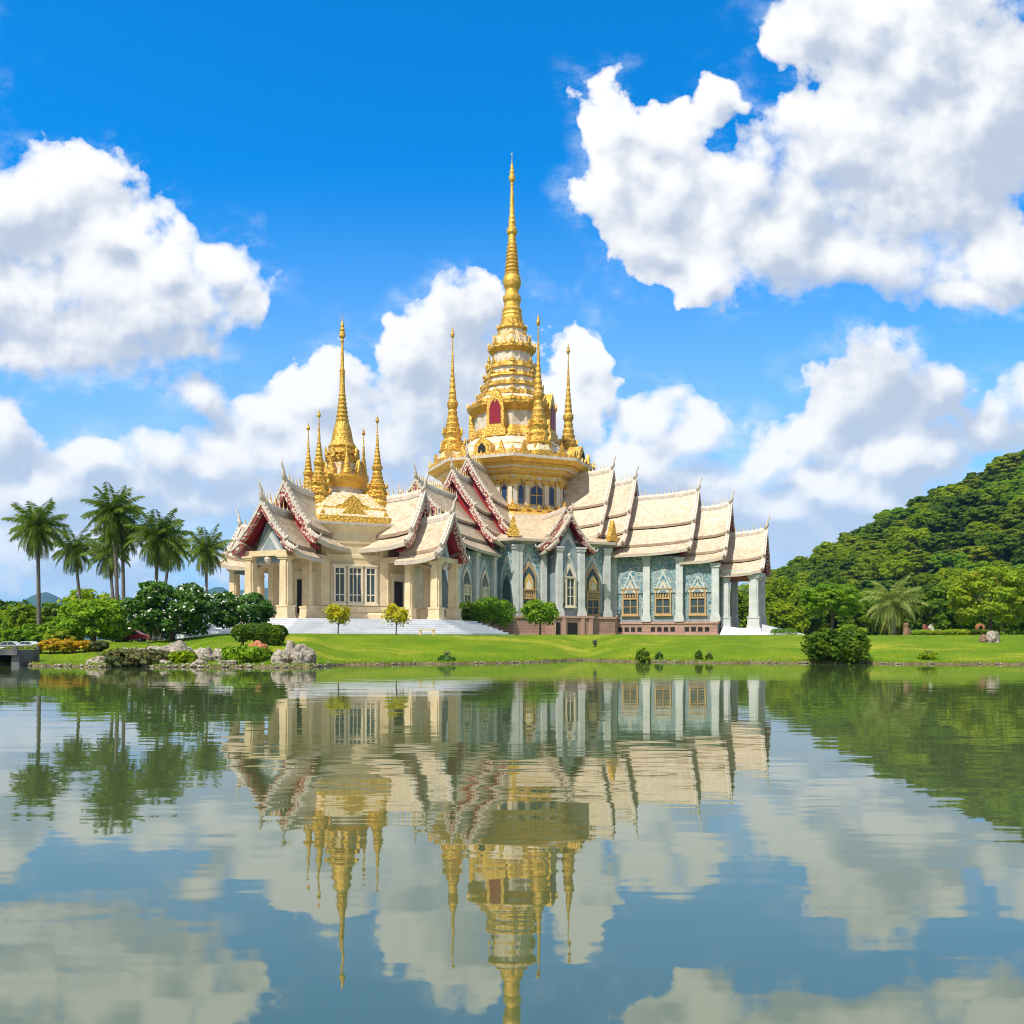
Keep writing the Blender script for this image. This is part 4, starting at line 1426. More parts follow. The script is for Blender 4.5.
# ---- entrance pavilion
PA, PX = 5.0, 2.95      # distance of the diagonal walls, their half width
poly = []
for k in range(4):
    a = -PI / 4 + k * PI / 2
    d = Vector((math.cos(a), math.sin(a))); p = Vector((-d.y, d.x))
    poly += [d * PA - p * PX, d * PA + p * PX]


def poly_stack(levels, poly, c, name, parent, base=PA):
    """polygon extruded through levels (offset, z, mat)"""
    b = MB()
    for (o0, z0, m), (o1, z1, _) in zip(levels, levels[1:]):
        lo = [(c[0] + q.x * (base + o0) / base, c[1] + q.y * (base + o0) / base, z0) for q in poly]
        hi = [(c[0] + q.x * (base + o1) / base, c[1] + q.y * (base + o1) / base, z1) for q in poly]
        k = len(poly)
        b.add(lo + hi, [(i, (i + 1) % k, k + (i + 1) % k, k + i) for i in range(k)], m)
    top = levels[-1]
    b.add([(c[0] + q.x * (base + top[0]) / base, c[1] + q.y * (base + top[0]) / base, top[1]) for q in poly], [tuple(range(len(poly)))], levels[-2][2])
    return b.build(name, parent)


poly_stack([(0.35, GL, 'cream'), (0.35, 3.5, 'cream'), (0.12, 3.7, 'creamblk'), (0.12, 4.2, 'cream'), (0, 4.25, 'cream'), (0, 8.35, 'cream'), (0.07, 8.4, 'cream'), (0.07, 8.7, 'cream'), (0.0, 8.75, 'cream'),
            (0.0, 9.6, 'cream'), (0.10, 9.65, 'cream'), (0.13, 9.9, 'cream'), (0.10, 10.6, 'cream'), (0.35, 10.95, 'cream'), (0.55, 11.15, 'fascia'), (0.62, 11.2, 'fascia'), (0.62, 11.42, 'fascia'), (0.3, 11.44, 'fascia')], poly, PC, 'wall', temple)
poly_stack([(0.25, 11.44, 'gold'), (0.2, 12.0, 'ornate'), (-0.5, 12.7, 'gold'), (-0.55, 12.9, 'ornate'), (-1.3, 13.6, 'ornate'), (-1.9, 14.3, 'ornate')], poly, PC, 'attic', temple)
for k in range(4):
    a = -PI / 4 + k * PI / 2
    d = (math.cos(a), math.sin(a))
    o = (PC[0] + d[0] * PA, PC[1] + d[1] * PA)
    wf = face(o, d)
    for u in (-2.55, 2.55):     # corner strips
        b = MB(); b.box(wf, u - 0.36, u + 0.36, 0.0, 0.16, 4.26, 9.6, 'cream'); b.build('pilaster', temple)
    if k in (0, 3):
        b = MB(); b.box(wf, -2.05, 2.05, 0.0, 0.10, 4.28, 7.9, 'creamframe'); b.build('window_surround', temple)
        wg = face((o[0] + d[0] * 0.1, o[1] + d[1] * 0.1), d)
        for u, hw, c in ((-1.35, 0.52, 2), (0.0, 0.66, 3), (1.35, 0.52, 2)):
            window(wg, u, hw, 4.45, 7.65, None, 'creamframe', cols=c, rows=1)
        for u, hw in ((-1.35, 0.5), (0, 0.64), (1.35, 0.5)):
            b = MB(); b.box(wg, u - hw, u + hw, 0.0, 0.12, 5.15, 5.24, 'creamframe'); b.box(wg, u - hw, u + hw, 0.0, 0.12, 6.95, 7.04, 'creamframe'); b.build('glazing_bar', temple)
    # gilded pediment ornament above each diagonal cornice
    gf = face((PC[0] + d[0] * (PA - 0.3), PC[1] + d[1] * (PA - 0.3)), d)
    b = MB()
    for (w, h, z, n0, n1) in ((2.2, 1.5, 11.5, -0.1, 0.30), (1.5, 1.25, 12.7, -0.8, -0.25)):
        b.prism(gf, [(-w, z), (-w * .95, z + .32), (-w * .6, z + .45), (-w * .35, z + h * .72), (0, z + h), (w * .35, z + h * .72), (w * .6, z + .45), (w * .95, z + .32), (w, z)], n0, n1, 'gold')
    b.antefix(gf(-2.75, 0.2, 11.45), d, 0.9, 1.1, 'gold'); b.antefix(gf(2.75, 0.2, 11.45), d, 0.9, 1.1, 'gold')
    b.build('pediment', temple)
b = MB()
b.lathe(PC, [(2.3, 13.9, 'ornate'), (2.15, 14.5, 'trim'), (1.85, 14.6, 'trim'), (1.85, 15.0, 'trim'), (2.0, 15.05, 'goldsm'), (2.25, 15.5, 'goldsm'), (2.42, 15.95, 'goldsm'), (2.42, 16.15, 'goldsm'), (2.2, 16.2)], 28, 0, True, mat='goldsm')
b.build('spire_drum', temple)
PS = [(1.7, 16.15, 'ornate'), (1.45, 16.6, 'ornate'), (1.35, 17.5, 'gold'), (1.5, 17.6), (1.55, 18.0), (1.3, 18.15), (1.5, 18.3), (1.45, 18.6), (1.2, 18.75), (1.3, 19.0), (1.12, 19.3), (1.0, 19.5), (0.9, 20.1), (0.78, 20.7), (0.66, 21.1), (0.58, 21.3)]
z, r = 21.35, 0.60
for k in range(7):
    PS += [(r, z), (r * 1.06, z + 0.13), (r * 0.86, z + 0.24), (r * 0.84, z + 0.36)]
    z += 0.39; r *= 0.9
PS += [(0.26, 24.2), (0.23, 25.0), (0.24, 25.9), (0.27, 26.0), (0.17, 26.2), (0.11, 28.6), (0.15, 28.75), (0.12, 28.9), (0.28, 29.15), (0.29, 29.4), (0.2, 29.6), (0.24, 29.8), (0.16, 30.0), (0.18, 30.2), (0.07, 30.5), (0.04, 30.8), (0.01, 31.4)]
b = MB()
b.lathe(PC, PS, 24, 0, True, 0.12, 'gold')
for k in range(8):
    a = k * PI / 4
    for r, z, w, h in ((1.75, 16.2, 0.8, 1.5), (1.5, 17.9, 0.4, 1.0)):
        b.antefix((PC[0] + r * math.cos(a), PC[1] + r * math.sin(a), z), (math.cos(a), math.sin(a)), w, h, 'gold')
b.build('spire', temple)
for k, dirv in enumerate((FRONT, RIGHT, LEFT, BACK)):
    x, y = PC[0] + dirv[0] * 3.7, PC[1] + dirv[1] * 3.7
    b = MB(); b.lathe((x, y), [(1.25, 12.6), (1.25, 13.6), (1.05, 13.9), (1.15, 14.2), (1.0, 14.3)], 12, 0.2, True, 0.08, 'gold'); b.build('spire_pedestal', temple)
    small_spire(x, y, 14.0, 7.6, 1.0)
for k in range(4):   # four little gilded pinnacles round the main spire
    a = PI / 4 + k * PI / 2
    x, y = PC[0] + 1.95 * math.cos(a), PC[1] + 1.95 * math.sin(a)
    b = MB(); b.lathe((x, y), [(0.4, 16.15), (0.48, 16.3), (0.34, 16.7), (0.24, 17.4), (0.12, 18.1), (0.05, 18.8), (0.01, 19.2)], 10, 0, True, 0.12, 'gold'); b.build('pinnacle', temple)

# porches of the pavilion: columns, beams, doors, back walls
for fr, dirv, s_out in ((pF, FRONT, 10.8), (pR, RIGHT, 10.5), (pL, LEFT, 10.8)):
    for s, hw in ((s_out, 0.42), (7.9, 0.36)):
        for w in (-1.7, 1.7):
            c = fr(w, s, 0)
            column(c[0], c[1], 3.0, 8.05, hw)
    b = MB()
    for w in (-1.7, 1.7):
        b.box(fr, w - 0.3, w + 0.3, 5.4, s_out + 0.3, 8.05, 8.5, 'cream')
    b.box(fr, -1.4, 1.4, s_out - 0.3, s_out + 0.29, 8.05, 8.48, 'cream')
    b.build('beam', temple)
    b = MB(); b.box(fr, -1.7, 1.7, 5.5, s_out - 0.35, 8.51, 8.57, 'red' if fr is pR else 'band'); b.build('porch_ceiling', temple)
    b = MB(); b.box(fr, -1.62, 1.62, 4.0, 5.75, 3.0, 8.9, 'cream'); b.build('wall', temple)
    b = MB(); b.box(fr, -1.0, 1.0, 5.7, 5.86, 3.0, 6.85, 'creamframe'); b.box(fr, -1.15, 1.15, 5.7, 5.9, 6.854, 7.2, 'creamframe'); dd = b.build('door', temple)
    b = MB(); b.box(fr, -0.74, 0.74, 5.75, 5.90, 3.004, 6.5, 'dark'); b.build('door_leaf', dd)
    for w in (-1, 1):      # low balustrade walls beside the porch
        b = MB()
        b.box(fr, min(w * 1.5, w * 1.75), max(w * 1.5, w * 1.75), 5.9, 7.5, 3.0, 4.0, 'cream')
        b.box(fr, min(w * 1.42, w * 1.83), max(w * 1.42, w * 1.83), 5.9, 7.5, 4.0, 4.14, 'cream')
        b.build('balustrade', temple)

# marble platform with steps all round
pp = []
for k in range(4):
    a = k * PI / 2
    d = Vector((math.cos(a), math.sin(a))); p = Vector((-d.y, d.x))
    pp += [d * 12.0 - p * 3.6, d * 12.0 + p * 3.6]
lv = []
n = 8
for k in range(n):
    z1 = 3.0 - (3.0 - GL) * k / n
    o = 3.6 * k / n
    lv.append((o, z1))
lev = []
zprev = GL - 0.3
out = []
for o, z in reversed(lv):
    out += [(o - 0.05, zprev, 'marblestep'), (o - 0.05, z - 0.05, 'nosingshade'), (o, z - 0.045, 'marblestep'), (o, z, 'marblestep')]; zprev = z  # underside of each nosing takes the painted shadow grey
out.append((-8, 3.0, 'marble'))
poly_stack(out, pp, PC, 'platform', temple, base=12.0)
# ------------------------------------------------------------------ vegetation builders
def leaf_quads(lobes, n, size, up=0.35, shell=0.16, elong=1.5, rng=None, rough=0.25):
    """many small leaf shaped faces spread through the outer part of several lobes (cx,cy,cz,rx,ry,rz)"""
    rng = rng or RNG
    L = np.array(lobes, dtype=np.float64)
    area = (L[:, 3] * L[:, 4] + L[:, 3] * L[:, 5] + L[:, 4] * L[:, 5])
    idx = rng.choice(len(L), n, p=area / area.sum())
    d = rng.normal(size=(n, 3)); d /= np.linalg.norm(d, axis=1)[:, None]
    d[:, 2] = np.where((d[:, 2] < -0.2) & (rng.random(n) < 0.6), -d[:, 2], d[:, 2])
    # lumpy surface
    ph = rng.random((len(L), 3)) * 6.28
    lump = 1 + rough * (np.sin(d[:, 0] * 5 + ph[idx, 0]) * np.sin(d[:, 1] * 5 + ph[idx, 1]) + 0.5 * np.sin(d[:, 2] * 8 + d[:, 0] * 6 + ph[idx, 2]))
    r = (1 - np.abs(rng.normal(0, shell, n))) * lump
    pos = L[idx, :3] + d * L[idx, 3:6] * r[:, None]
    nr = d * 0.8 + rng.normal(size=(n, 3)) * 0.45 + np.array([0, 0, up])
    nr /= np.linalg.norm(nr, axis=1)[:, None]
    t = np.cross(nr, rng.normal(size=(n, 3))); t /= np.linalg.norm(t, axis=1)[:, None] + 1e-9
    b = np.cross(nr, t)
    s = size * rng.uniform(0.55, 1.3, n)[:, None]
    t = t * s * elong * 0.5; b = b * s * 0.5
    fold = nr * s * 0.12
    return np.stack([pos - t, pos - b + fold, pos + t, pos + b + fold], axis=1)


def sub_lobes(rx, ry, z0, z1, k, frac=0.42, flat=1.0, rng=None, low=0.0):
    """split a crown ellipsoid into k smaller lobes lying over its surface"""
    rng = rng or RNG
    out = []
    cz, rz = (z0 + z1) / 2, (z1 - z0) / 2
    for i in range(k):
        z = -0.75 + 1.6 * (i + 0.5) / k if low == 0 else low + (0.85 - low) * (i + 0.5) / k
        a = i * 2.39996 + rng.uniform(-.3, .3)
        rr = math.sqrt(max(0.02, 1 - z * z)) * (1 - frac * 0.8)
        f = frac * rng.uniform(0.75, 1.2)
        out.append((rx * rr * math.cos(a), ry * rr * math.sin(a), cz + rz * z * (1 - frac * 0.55), rx * f, ry * f, rz * f * flat))
    return out


def trunk_obj(parent, h, r, lean=0.1, forks=3, spread=0.8, mat='bark', z_start=-0.3, name='trunk', rng=random):
    b = MB()
    top = Vector((lean, lean * 0.4, h))
    b.tube([(0, 0, z_start), (lean * 0.2, 0, h * 0.35), (lean * 0.6, lean * 0.2, h * 0.7), top], [r * 1.25, r, r * 0.85, r * 0.6], 8, mat)
    for k in range(forks):
        a = 2 * PI * k / max(1, forks) + rng.uniform(-.4, .4)
        s = Vector((lean * 0.5, lean * 0.15, h * rng.uniform(0.5, 0.8)))
        e = s + Vector((math.cos(a) * spread, math.sin(a) * spread, spread * rng.uniform(0.7, 1.1)))
        m = (s + e) / 2 + Vector((math.cos(a), math.sin(a), -0.2)) * spread * 0.15
        b.tube([s, m, e], [r * 0.6, r * 0.42, r * 0.15], 6, mat)
    return b.build(name, parent)


def make_tree(name, loc, rx, h0, h1, leaf, n, size, trunk_h, trunk_r, lobes=14, frac=0.42, flat=1.0, ry=None, forks=4, spread=None, low=0.0, rz=0.0, elong=1.5, trunk_mat='bark', crown='crown', rough=0.25):
    root = empty(name, loc, rz)
    L = sub_lobes(rx, ry or rx, h0, h1, lobes, frac, flat, low=low)
    quads_obj(crown, leaf_quads(L, n, size, elong=elong, rough=rough), leaf, root)
    if trunk_h:
        trunk_obj(root, trunk_h, trunk_r, forks=forks, spread=spread or rx * 0.55, mat=trunk_mat)
    return root


def ground(xp, Y):
    return gh(px(xp, Y), Y)


def at(xp, Y, z=None):
    return (px(xp, Y), Y, ground(xp, Y) if z is None else z)


def frond_quads(base, az, el, length, droop, nleaf, leaf_len, width, rng, hang=0.5):
    """feather frond as leaflets on a curved rachis; also returns the rachis"""
    p = Vector(base); e = el
    pts = [p.copy()]
    seg = 12
    for i in range(seg):
        step = length / seg
        p = p + Vector((math.cos(az) * math.cos(e), math.sin(az) * math.cos(e), math.sin(e))) * step
        pts.append(p.copy())
        e -= droop / seg * (0.6 + 0.8 * i / seg)
        e = max(e, -1.5)
    Q = []
    side = Vector((-math.sin(az), math.cos(az), 0))
    for i in range(nleaf):
        t = 0.12 + 0.88 * i / (nleaf - 1)
        f = t * seg; k = min(seg - 1, int(f)); q = pts[k].lerp(pts[k + 1], f - k)
        d = (pts[k + 1] - pts[k]).normalized()
        L = leaf_len * (0.35 + 0.65 * math.sin(PI * min(1, (t * 0.86 + 0.12)))) * rng.uniform(0.7, 1.2)
        for sg in (1, -1):
            dirv = (side * sg * 0.80 + d * 0.62 + Vector((0, 0, -hang * rng.uniform(0.6, 1.4)))).normalized()
            tip = q + dirv * L + Vector((0, 0, -0.18 * L))
            mid = q + dirv * L * 0.45
            w = d * width
            Q.append([q, mid + w, tip, mid - w])
    return Q, pts


def make_palm(name, loc, H, lean, fl, nf, label, group, seed, leaf='l_palm', old='l_palmdry', thick=0.15, old_n=9, el_min=-0.95, cat='palm tree', trunk_dark='palmbark', leaf_len=0.62, droop0=0.55):
    rng = random.Random(seed)
    root = empty(name, loc)
    tag(root, label, cat, group)
    b = MB()
    pts = []
    for i in range(9):
        t = i / 8
        pts.append((lean[0] * t ** 1.6, lean[1] * t ** 1.6, -0.3 + (H + 0.3) * t))
    b.tube(pts, [thick * (1.5 if i == 0 else 1.1 - 0.35 * i / 8) for i in range(9)], 9, trunk_dark)
    b.build('trunk', root)
    top = Vector(pts[-1])
    Q, rach = [], MB()
    for k in range(nf):
        t = k / (nf - 1)
        az = k * 2.39996 + rng.uniform(-.2, .2)
        el = 1.42 - (1.42 - el_min) * t ** 0.9 + rng.uniform(-.12, .12)
        q, p = frond_quads(top, az, el, fl * rng.uniform(0.88, 1.08), droop0 + 1.0 * t + rng.uniform(-.1, .35), 24, fl * leaf_len * 0.50, 0.048, rng, 0.45 + 0.4 * t)
        Q += q
        rach.tube(p, [0.035 - 0.0025 * i for i in range(len(p))], 4, leaf)
    crown = quads_obj('crown', Q, leaf, root)
    rach.build('frond_stems', crown)
    if old_n:
        Q = []
        for k in range(old_n):
            az = k * 2.39996 * 1.3 + rng.uniform(-.3, .3)
            q, p = frond_quads(top - Vector((0, 0, 0.1)), az, -1.1 + rng.uniform(-.25, .2), fl * rng.uniform(0.7, 0.95), 0.5, 22, fl * 0.24, 0.05, rng, 0.9)
            Q += q
        quads_obj('old_fronds', Q, old, root)
    return root


# ------------------------------------------------------------------ palms on the left
PALMS = [  # crown column, crown row, foot column, depth, frond length, fronds, label
    (36, 527, 39, 62, 2.25, 44, 'leftmost tall coconut palm standing alone at the far left'),
    (73, 548, 82, 76, 2.35, 36, 'smaller leaning coconut palm second from the left'),
    (112, 512, 118, 64, 2.35, 46, 'tallest coconut palm of the row with drooping brown fronds'),
    (121, 531, 124, 66, 2.2, 34, 'slim coconut palm right against the tallest palm, slightly lower'),
    (107, 553, 115.5, 74, 2.2, 30, 'short yellowish coconut palm half hidden behind the tallest palm'),
    (157, 536, 155, 63, 2.35, 46, 'bushy coconut palm above the white flowering tree'),
    (170, 547, 161, 73, 2.2, 32, 'coconut palm tucked behind the right side of the bushy palm'),
    (206, 549, 206, 78, 2.3, 38, 'rightmost coconut palm beside the temple porch'),
]
for i, (cx, cy, fx, Y, fl, nf, lab) in enumerate(PALMS):
    g = ground(fx, Y)
    H = CAM_H + (HY - cy) * Y / F - g
    make_palm('coconut_palm', at(fx, Y), H, (px(cx, Y) - px(fx, Y), 0.2), fl, nf, lab, 'coconut palms on the left bank', 100 + i, old_n=(6, 5, 11, 6, 7, 11, 8, 7)[i], thick=0.14)

# date palm on the right
g = ground(893, 78)
make_palm('date_palm', at(893, 78), 2.9, (0.0, 0.0), 3.0, 44, 'pale feathery date palm on the right lawn below the hill', None, 301, leaf='l_date', old='l_palmdry', thick=0.30, old_n=10, el_min=-0.55, leaf_len=0.5, droop0=1.0)

# ------------------------------------------------------------------ trees and shrubs standing one by one
def single(name, xp, Y, wpx, ytop, ybot, leaf, n, size, label, cat, group=None, trunk=None, **kw):
    """tree whose crown spans wpx picture columns and the rows ytop..ybot at depth Y"""
    g = ground(xp, Y)
    k = Y / F
    h1 = CAM_H + (HY - ytop) * k - g
    h0 = CAM_H + (HY - ybot) * k - g
    th = trunk if trunk is not None else h0 + (h1 - h0) * 0.5
    t = make_tree(name, at(xp, Y), wpx * k / 2, h0, h1, leaf, n, size, th, kw.pop('tr', 0.1), **kw)
    tag(t, label, cat, group)
    return t


BK = 'dark trees behind the left garden'
for args in (
    (8, 88, 60, 600, 642, 'l_dark', 2600, 0.36, 'dark round tree at the left edge of the picture', 'tree', BK),
    (26, 80, 44, 606, 642, 'l_mid', 2200, 0.32, 'mid green round tree left of the leftmost palm trunk', 'tree', BK),
    (54, 95, 50, 604, 640, 'l_dark', 2200, 0.38, 'dark tree right of the leftmost palm trunk below the blue mountain', 'tree', BK),
    (92, 98, 58, 590, 640, 'l_mid', 2600, 0.40, 'tall bushy tree behind the bright green spreading tree', 'tree', BK),
    (122, 96, 50, 598, 640, 'l_dark', 2200, 0.38, 'dark tree behind the two close palm trunks', 'tree', BK),
    (150, 92, 60, 602, 640, 'l_dark', 2400, 0.36, 'dark tree hidden behind the white flowering tree', 'tree', BK),
    (196, 96, 56, 604, 640, 'l_mid', 2200, 0.36, 'green tree behind the rightmost coconut palm', 'tree', BK),
    (236, 100, 60, 606, 640, 'l_dark', 2200, 0.36, 'dark tree seen between the columns of the left porch', 'tree', BK),
    (275, 104, 60, 608, 640, 'l_mid', 2200, 0.36, 'green tree seen through the front porch columns', 'tree', BK),
    (735, 138, 34, 590, 640, 'l_mid', 6500, 0.32, 'green tree framed between the right porch columns', 'tree'),
    (752, 150, 60, 582, 640, 'l_mid', 6500, 0.325, 'tall tree directly behind the right porch', 'tree'),
    (782, 128, 46, 580, 640, 'l_mid', 6500, 0.32, 'green tree right beside the end of the right porch', 'tree'),
):
    single('garden_tree', *args, tr=0.16, lobes=16, forks=4)

single('spreading_tree', 94, 60, 74, 597, 643, 'l_bright', 9000, 0.17, 'bright green spreading tree beneath the palms', 'tree', None, 1.5, lobes=26, frac=0.30, flat=0.75, tr=0.11)
for xp, Y, w, a, b_, lf, lab in (
    (44, 60, 46, 622, 646, 'l_bright', 'yellow green mounded bush left of the spreading tree'),
    (8, 55, 36, 628, 646, 'l_bright', 'light green bush above the bridge at the left edge'),
    (62, 58, 34, 629, 646, 'l_lime', 'small round lime bush below the spreading tree'),
    (118, 63, 40, 618, 645, 'l_olive', 'olive bush behind the red car')):
    single('bush', xp, Y, w, a, b_, lf, 3200, 0.15, lab, 'bush', 'bushes in the left garden', 0.5, lobes=14, frac=0.34, tr=0.05)

# white flowering frangipani trees
def frangipani(xp, Y, w, a, b_, n, lab):
    g = ground(xp, Y); k = Y / F
    h1 = CAM_H + (HY - a) * k - g; h0 = CAM_H + (HY - b_) * k - g
    root = empty('frangipani_tree', at(xp, Y)); tag(root, lab, 'tree', 'white flowering trees')
    L = sub_lobes(w * k / 2, w * k / 2, h0, h1, 22, 0.32, 0.9)
    c = quads_obj('crown', leaf_quads(L, n, 0.155, elong=2.0), 'l_franz', root)
    L2 = [(x, y, z, rx * 1.1, ry * 1.1, rz * 1.12) for x, y, z, rx, ry, rz in L]
    fl = leaf_quads(L2, 520, 0.125, shell=0.03, elong=1.0, rough=0.2)
    f2 = fl.copy(); f2 += RNG.normal(0, 0.05, (len(fl), 1, 3))
    o = quads_obj('blossom', np.concatenate([fl, f2]), 'petal', root); o['kind'] = 'stuff'
    b = MB()
    for j in range(5):
        A = 2 * PI * j / 5 + 0.4
        r = w * k * 0.33
        b.tube([(0.08 * math.cos(A), 0.08 * math.sin(A), -0.3), (0.12 * math.cos(A), 0.12 * math.sin(A), 0.5), (r * 0.55 * math.cos(A), r * 0.55 * math.sin(A), h0 + 0.4), (r * math.cos(A), r * math.sin(A), (h0 + h1) / 2)], [0.11, 0.09, 0.065, 0.03], 7, 'bark')
    b.build('trunk', root)


frangipani(173, 56, 84, 581, 640, 15000, 'large white flowering tree beside the lowest palm crowns')
frangipani(238, 60, 70, 592, 630, 11000, 'white flowering tree in front of the left porch columns')

# clipped topiary of two cushions
def topiary(xp, Y):
    root = empty('topiary', at(xp, Y)); tag(root, 'dark clipped topiary of joined cushions on short trunks', 'topiary')
    k = Y / F; g = ground(xp, Y)
    zc = CAM_H + (HY - 633) * k - g
    L = [(-0.95, 0, zc, 0.62, 0.6, 0.50), (-0.35, 0.1, zc + 0.08, 0.65, 0.6, 0.50), (0.35, 0, zc + 0.05, 0.7, 0.62, 0.52), (1.0, 0, zc - 0.02, 0.6, 0.6, 0.50), (0.1, 0.1, zc - 0.25, 0.5, 0.5, 0.4), (0.9, 0, zc - 0.35, 0.55, 0.5, 0.35)]
    quads_obj('crown', leaf_quads(L, 9000, 0.09, shell=0.08, rough=0.05), 'l_dark', root)
    for x in (-1.0, -0.2, 0.85):
        b = MB(); b.tube([(x * 0.9, 0, -0.2), (x * 0.95, 0.03, zc * 0.5), (x, 0, zc - 0.1)], [0.09, 0.075, 0.06], 7, 'bark'); b.build('trunk', root)


topiary(259, 50)

# young yellow trees on the lawn before the pavilion
for xp, lab in ((338, 'small yellow leaved tree under the pavilion window, left of the pair'), (396, 'small yellow leaved tree in front of the pavilion door, right of the pair')):
    t = single('young_tree', xp, 63.5, 24, 604, 626, 'l_yellow', 1500, 0.13, lab, 'tree', 'young yellow trees before the pavilion', 1.3, lobes=8, frac=0.40, tr=0.045, forks=6, spread=0.55, rough=0.6)

for xp, Y, w, a, b_, lf, n, sz, lab, tr in (
    (466, 86, 28, 602, 632, 'l_dark', 4200, 0.16, 'dark clipped round shrub at the foot of the front wing', 0.12),
    (492, 84, 46, 597, 629, 'l_bright', 6500, 0.15, 'round clipped green tree before the octagonal bay', 0.16),
    (540, 92, 36, 600, 627, 'l_bright', 3000, 0.20, 'small bright green tree with dark trunk before the pink base', 0.11)):
    single('garden_tree', xp, Y, w, a, b_, lf, n, sz, lab, 'tree', None, None, lobes=16, frac=0.4, tr=tr)

# big shrub at the water on the right and small plants on the shore
def shrub(xp, Y, w, a, b_, lf, n, sz, lab, cat='shrub', group=None, lobes=16, frac=0.36, elong=1.6, flat=1.0):
    return single('shrub', xp, Y, w, a, b_, lf, n, sz, lab, cat, group, 0.5, lobes=lobes, frac=frac, tr=0.05, forks=6, elong=elong, flat=flat, rough=0.5)


shrub(836, 49.6, 58, 629, 668, 'l_dark', 17000, 0.11, 'big dense dark shrub at the water edge on the right', lobes=22, frac=0.32)
s = single('bush', 851, 50.4, 30, 625, 642, 'l_lime', 2600, 0.10, 'yellowish leafy bush growing over the right side of the big dark shrub', 'bush', None, 0.6, lobes=8)
SP_ = 'small plants along the far shore'
for xp, Y, w, a, b_, lf, lab in (
    (643, 52.9, 15, 648, 664, 'l_dark', 'leafy plant at the water edge, larger of two in the middle of the shore'),
    (659, 52.7, 9, 651, 664, 'l_franz', 'small low plant just right of the larger shore plant in the middle'),
    (699, 51.6, 7, 650, 662, 'l_dark', 'thin upright plant on the shore below the right wing'),
    (709, 51.4, 7, 652, 664, 'l_dark', 'dark tufted plant on the shore beside a thin upright one'),
    (446, 48.8, 18, 653, 666, 'l_franz', 'low dark flowering plant on the bank below the pavilion steps'),
    (927, 49.5, 18, 650, 662, 'l_mid', 'low green tuft on the bank at the right')):
    shrub(xp, Y, w * 0.9, a + 2, b_, lf, 420, 0.12, lab, 'plant', SP_, lobes=7, frac=0.5)
for xp, Y, w, a, b_, lf, n, lab in (
    (136, 43.3, 60, 649, 669, 'l_sage', 4200, 'sprawling grey green shrub at the water edge between the rocks'),
    (183, 43.6, 26, 651, 667, 'l_mid', 1800, 'low green shrub between the pale boulders'),
    (244, 43.8, 40, 645, 668, 'l_bright', 3600, 'bright green rounded shrub left of the big boulders'),
    (262, 45.0, 24, 650, 667, 'l_dark', 1600, 'dark low shrub against the big boulders'),
    (112, 45.5, 20, 650, 662, 'l_olive', 1200, 'olive tuft behind the flat pale rock')):
    shrub(xp, Y, w, a, b_, lf, n, 0.13, lab, 'shrub', 'shrubs on the rocky shore', elong=2.2)

# flower beds above the left bank
for xp, w, a, b_, lf, lab in (
    (50, 24, 637, 649, 'l_orange', 'orange flowering bush at the left end of the flower bed'),
    (67, 22, 637, 650, 'l_orange', 'orange flowering bush in the middle of the flower bed'),
    (84, 20, 638, 649, 'l_orange', 'orange flowering bush at the right end of the flower bed'),
    (34, 18, 642, 651, 'l_lime', 'lime green bush beside the orange flowers'),
    (98, 18, 638, 649, 'l_sage', 'pinkish bush right of the orange flowers'),
    (16, 26, 644, 651, 'l_mid', 'green bush behind the bridge rail')):
    single('flower_bush', xp, 50.5, w * 1.0, a + 2.5, b_ + 2, lf, 2000, 0.11, lab, 'bush', 'flower bed on the left bank', 0.3, lobes=12, frac=0.40, tr=0.04)

# trees on the right lawn
single('lime_tree', 990, 76, 76, 561, 634, 'l_lime', 16000, 0.18, 'lime green layered tree at the right edge of the lawn', 'tree', None, 3.2, lobes=30, frac=0.26, flat=0.55, tr=0.16)
single('garden_tree', 832, 96, 62, 582, 619, 'l_bright', 12000, 0.20, 'leafy bright green tree left of the date palm, its trunk bare', 'tree', None, 4.5, lobes=22, frac=0.32, flat=0.7, tr=0.16)
single('garden_tree', 786, 118, 44, 600, 640, 'l_mid', 8000, 0.27, 'green tree at the foot of the hill beside the right porch', 'tree', None, 3, lobes=18, frac=0.36, flat=0.8, tr=0.18)
single('garden_tree', 868, 104, 50, 598, 640, 'l_dark', 8000, 0.24, 'dark tree behind the date palm on its left', 'tree', None, 3, lobes=18, frac=0.36, flat=0.8, tr=0.18)
single('garden_tree', 932, 100, 64, 586, 640, 'l_dark', 11000, 0.24, 'dark leafy tree behind the date palm on its right', 'tree', None, 4, lobes=24, frac=0.3, flat=0.6, tr=0.2)
single('garden_tree', 962, 92, 46, 598, 640, 'l_dark', 8000, 0.23, 'dark tree in the shade left of the lime green tree', 'tree', None, 3, lobes=18, frac=0.34, flat=0.8, tr=0.18)
single('garden_tree', 1030, 90, 50, 590, 640, 'l_dark', 7000, 0.24, 'dark tree behind the lime green tree at the right edge', 'tree', None, 3, lobes=16, frac=0.36, tr=0.18)
single('garden_tree', 905, 112, 60, 592, 640, 'l_dark', 8000, 0.28, 'dark tree directly behind the date palm crown', 'tree', None, 3, lobes=18, frac=0.36, tr=0.18)


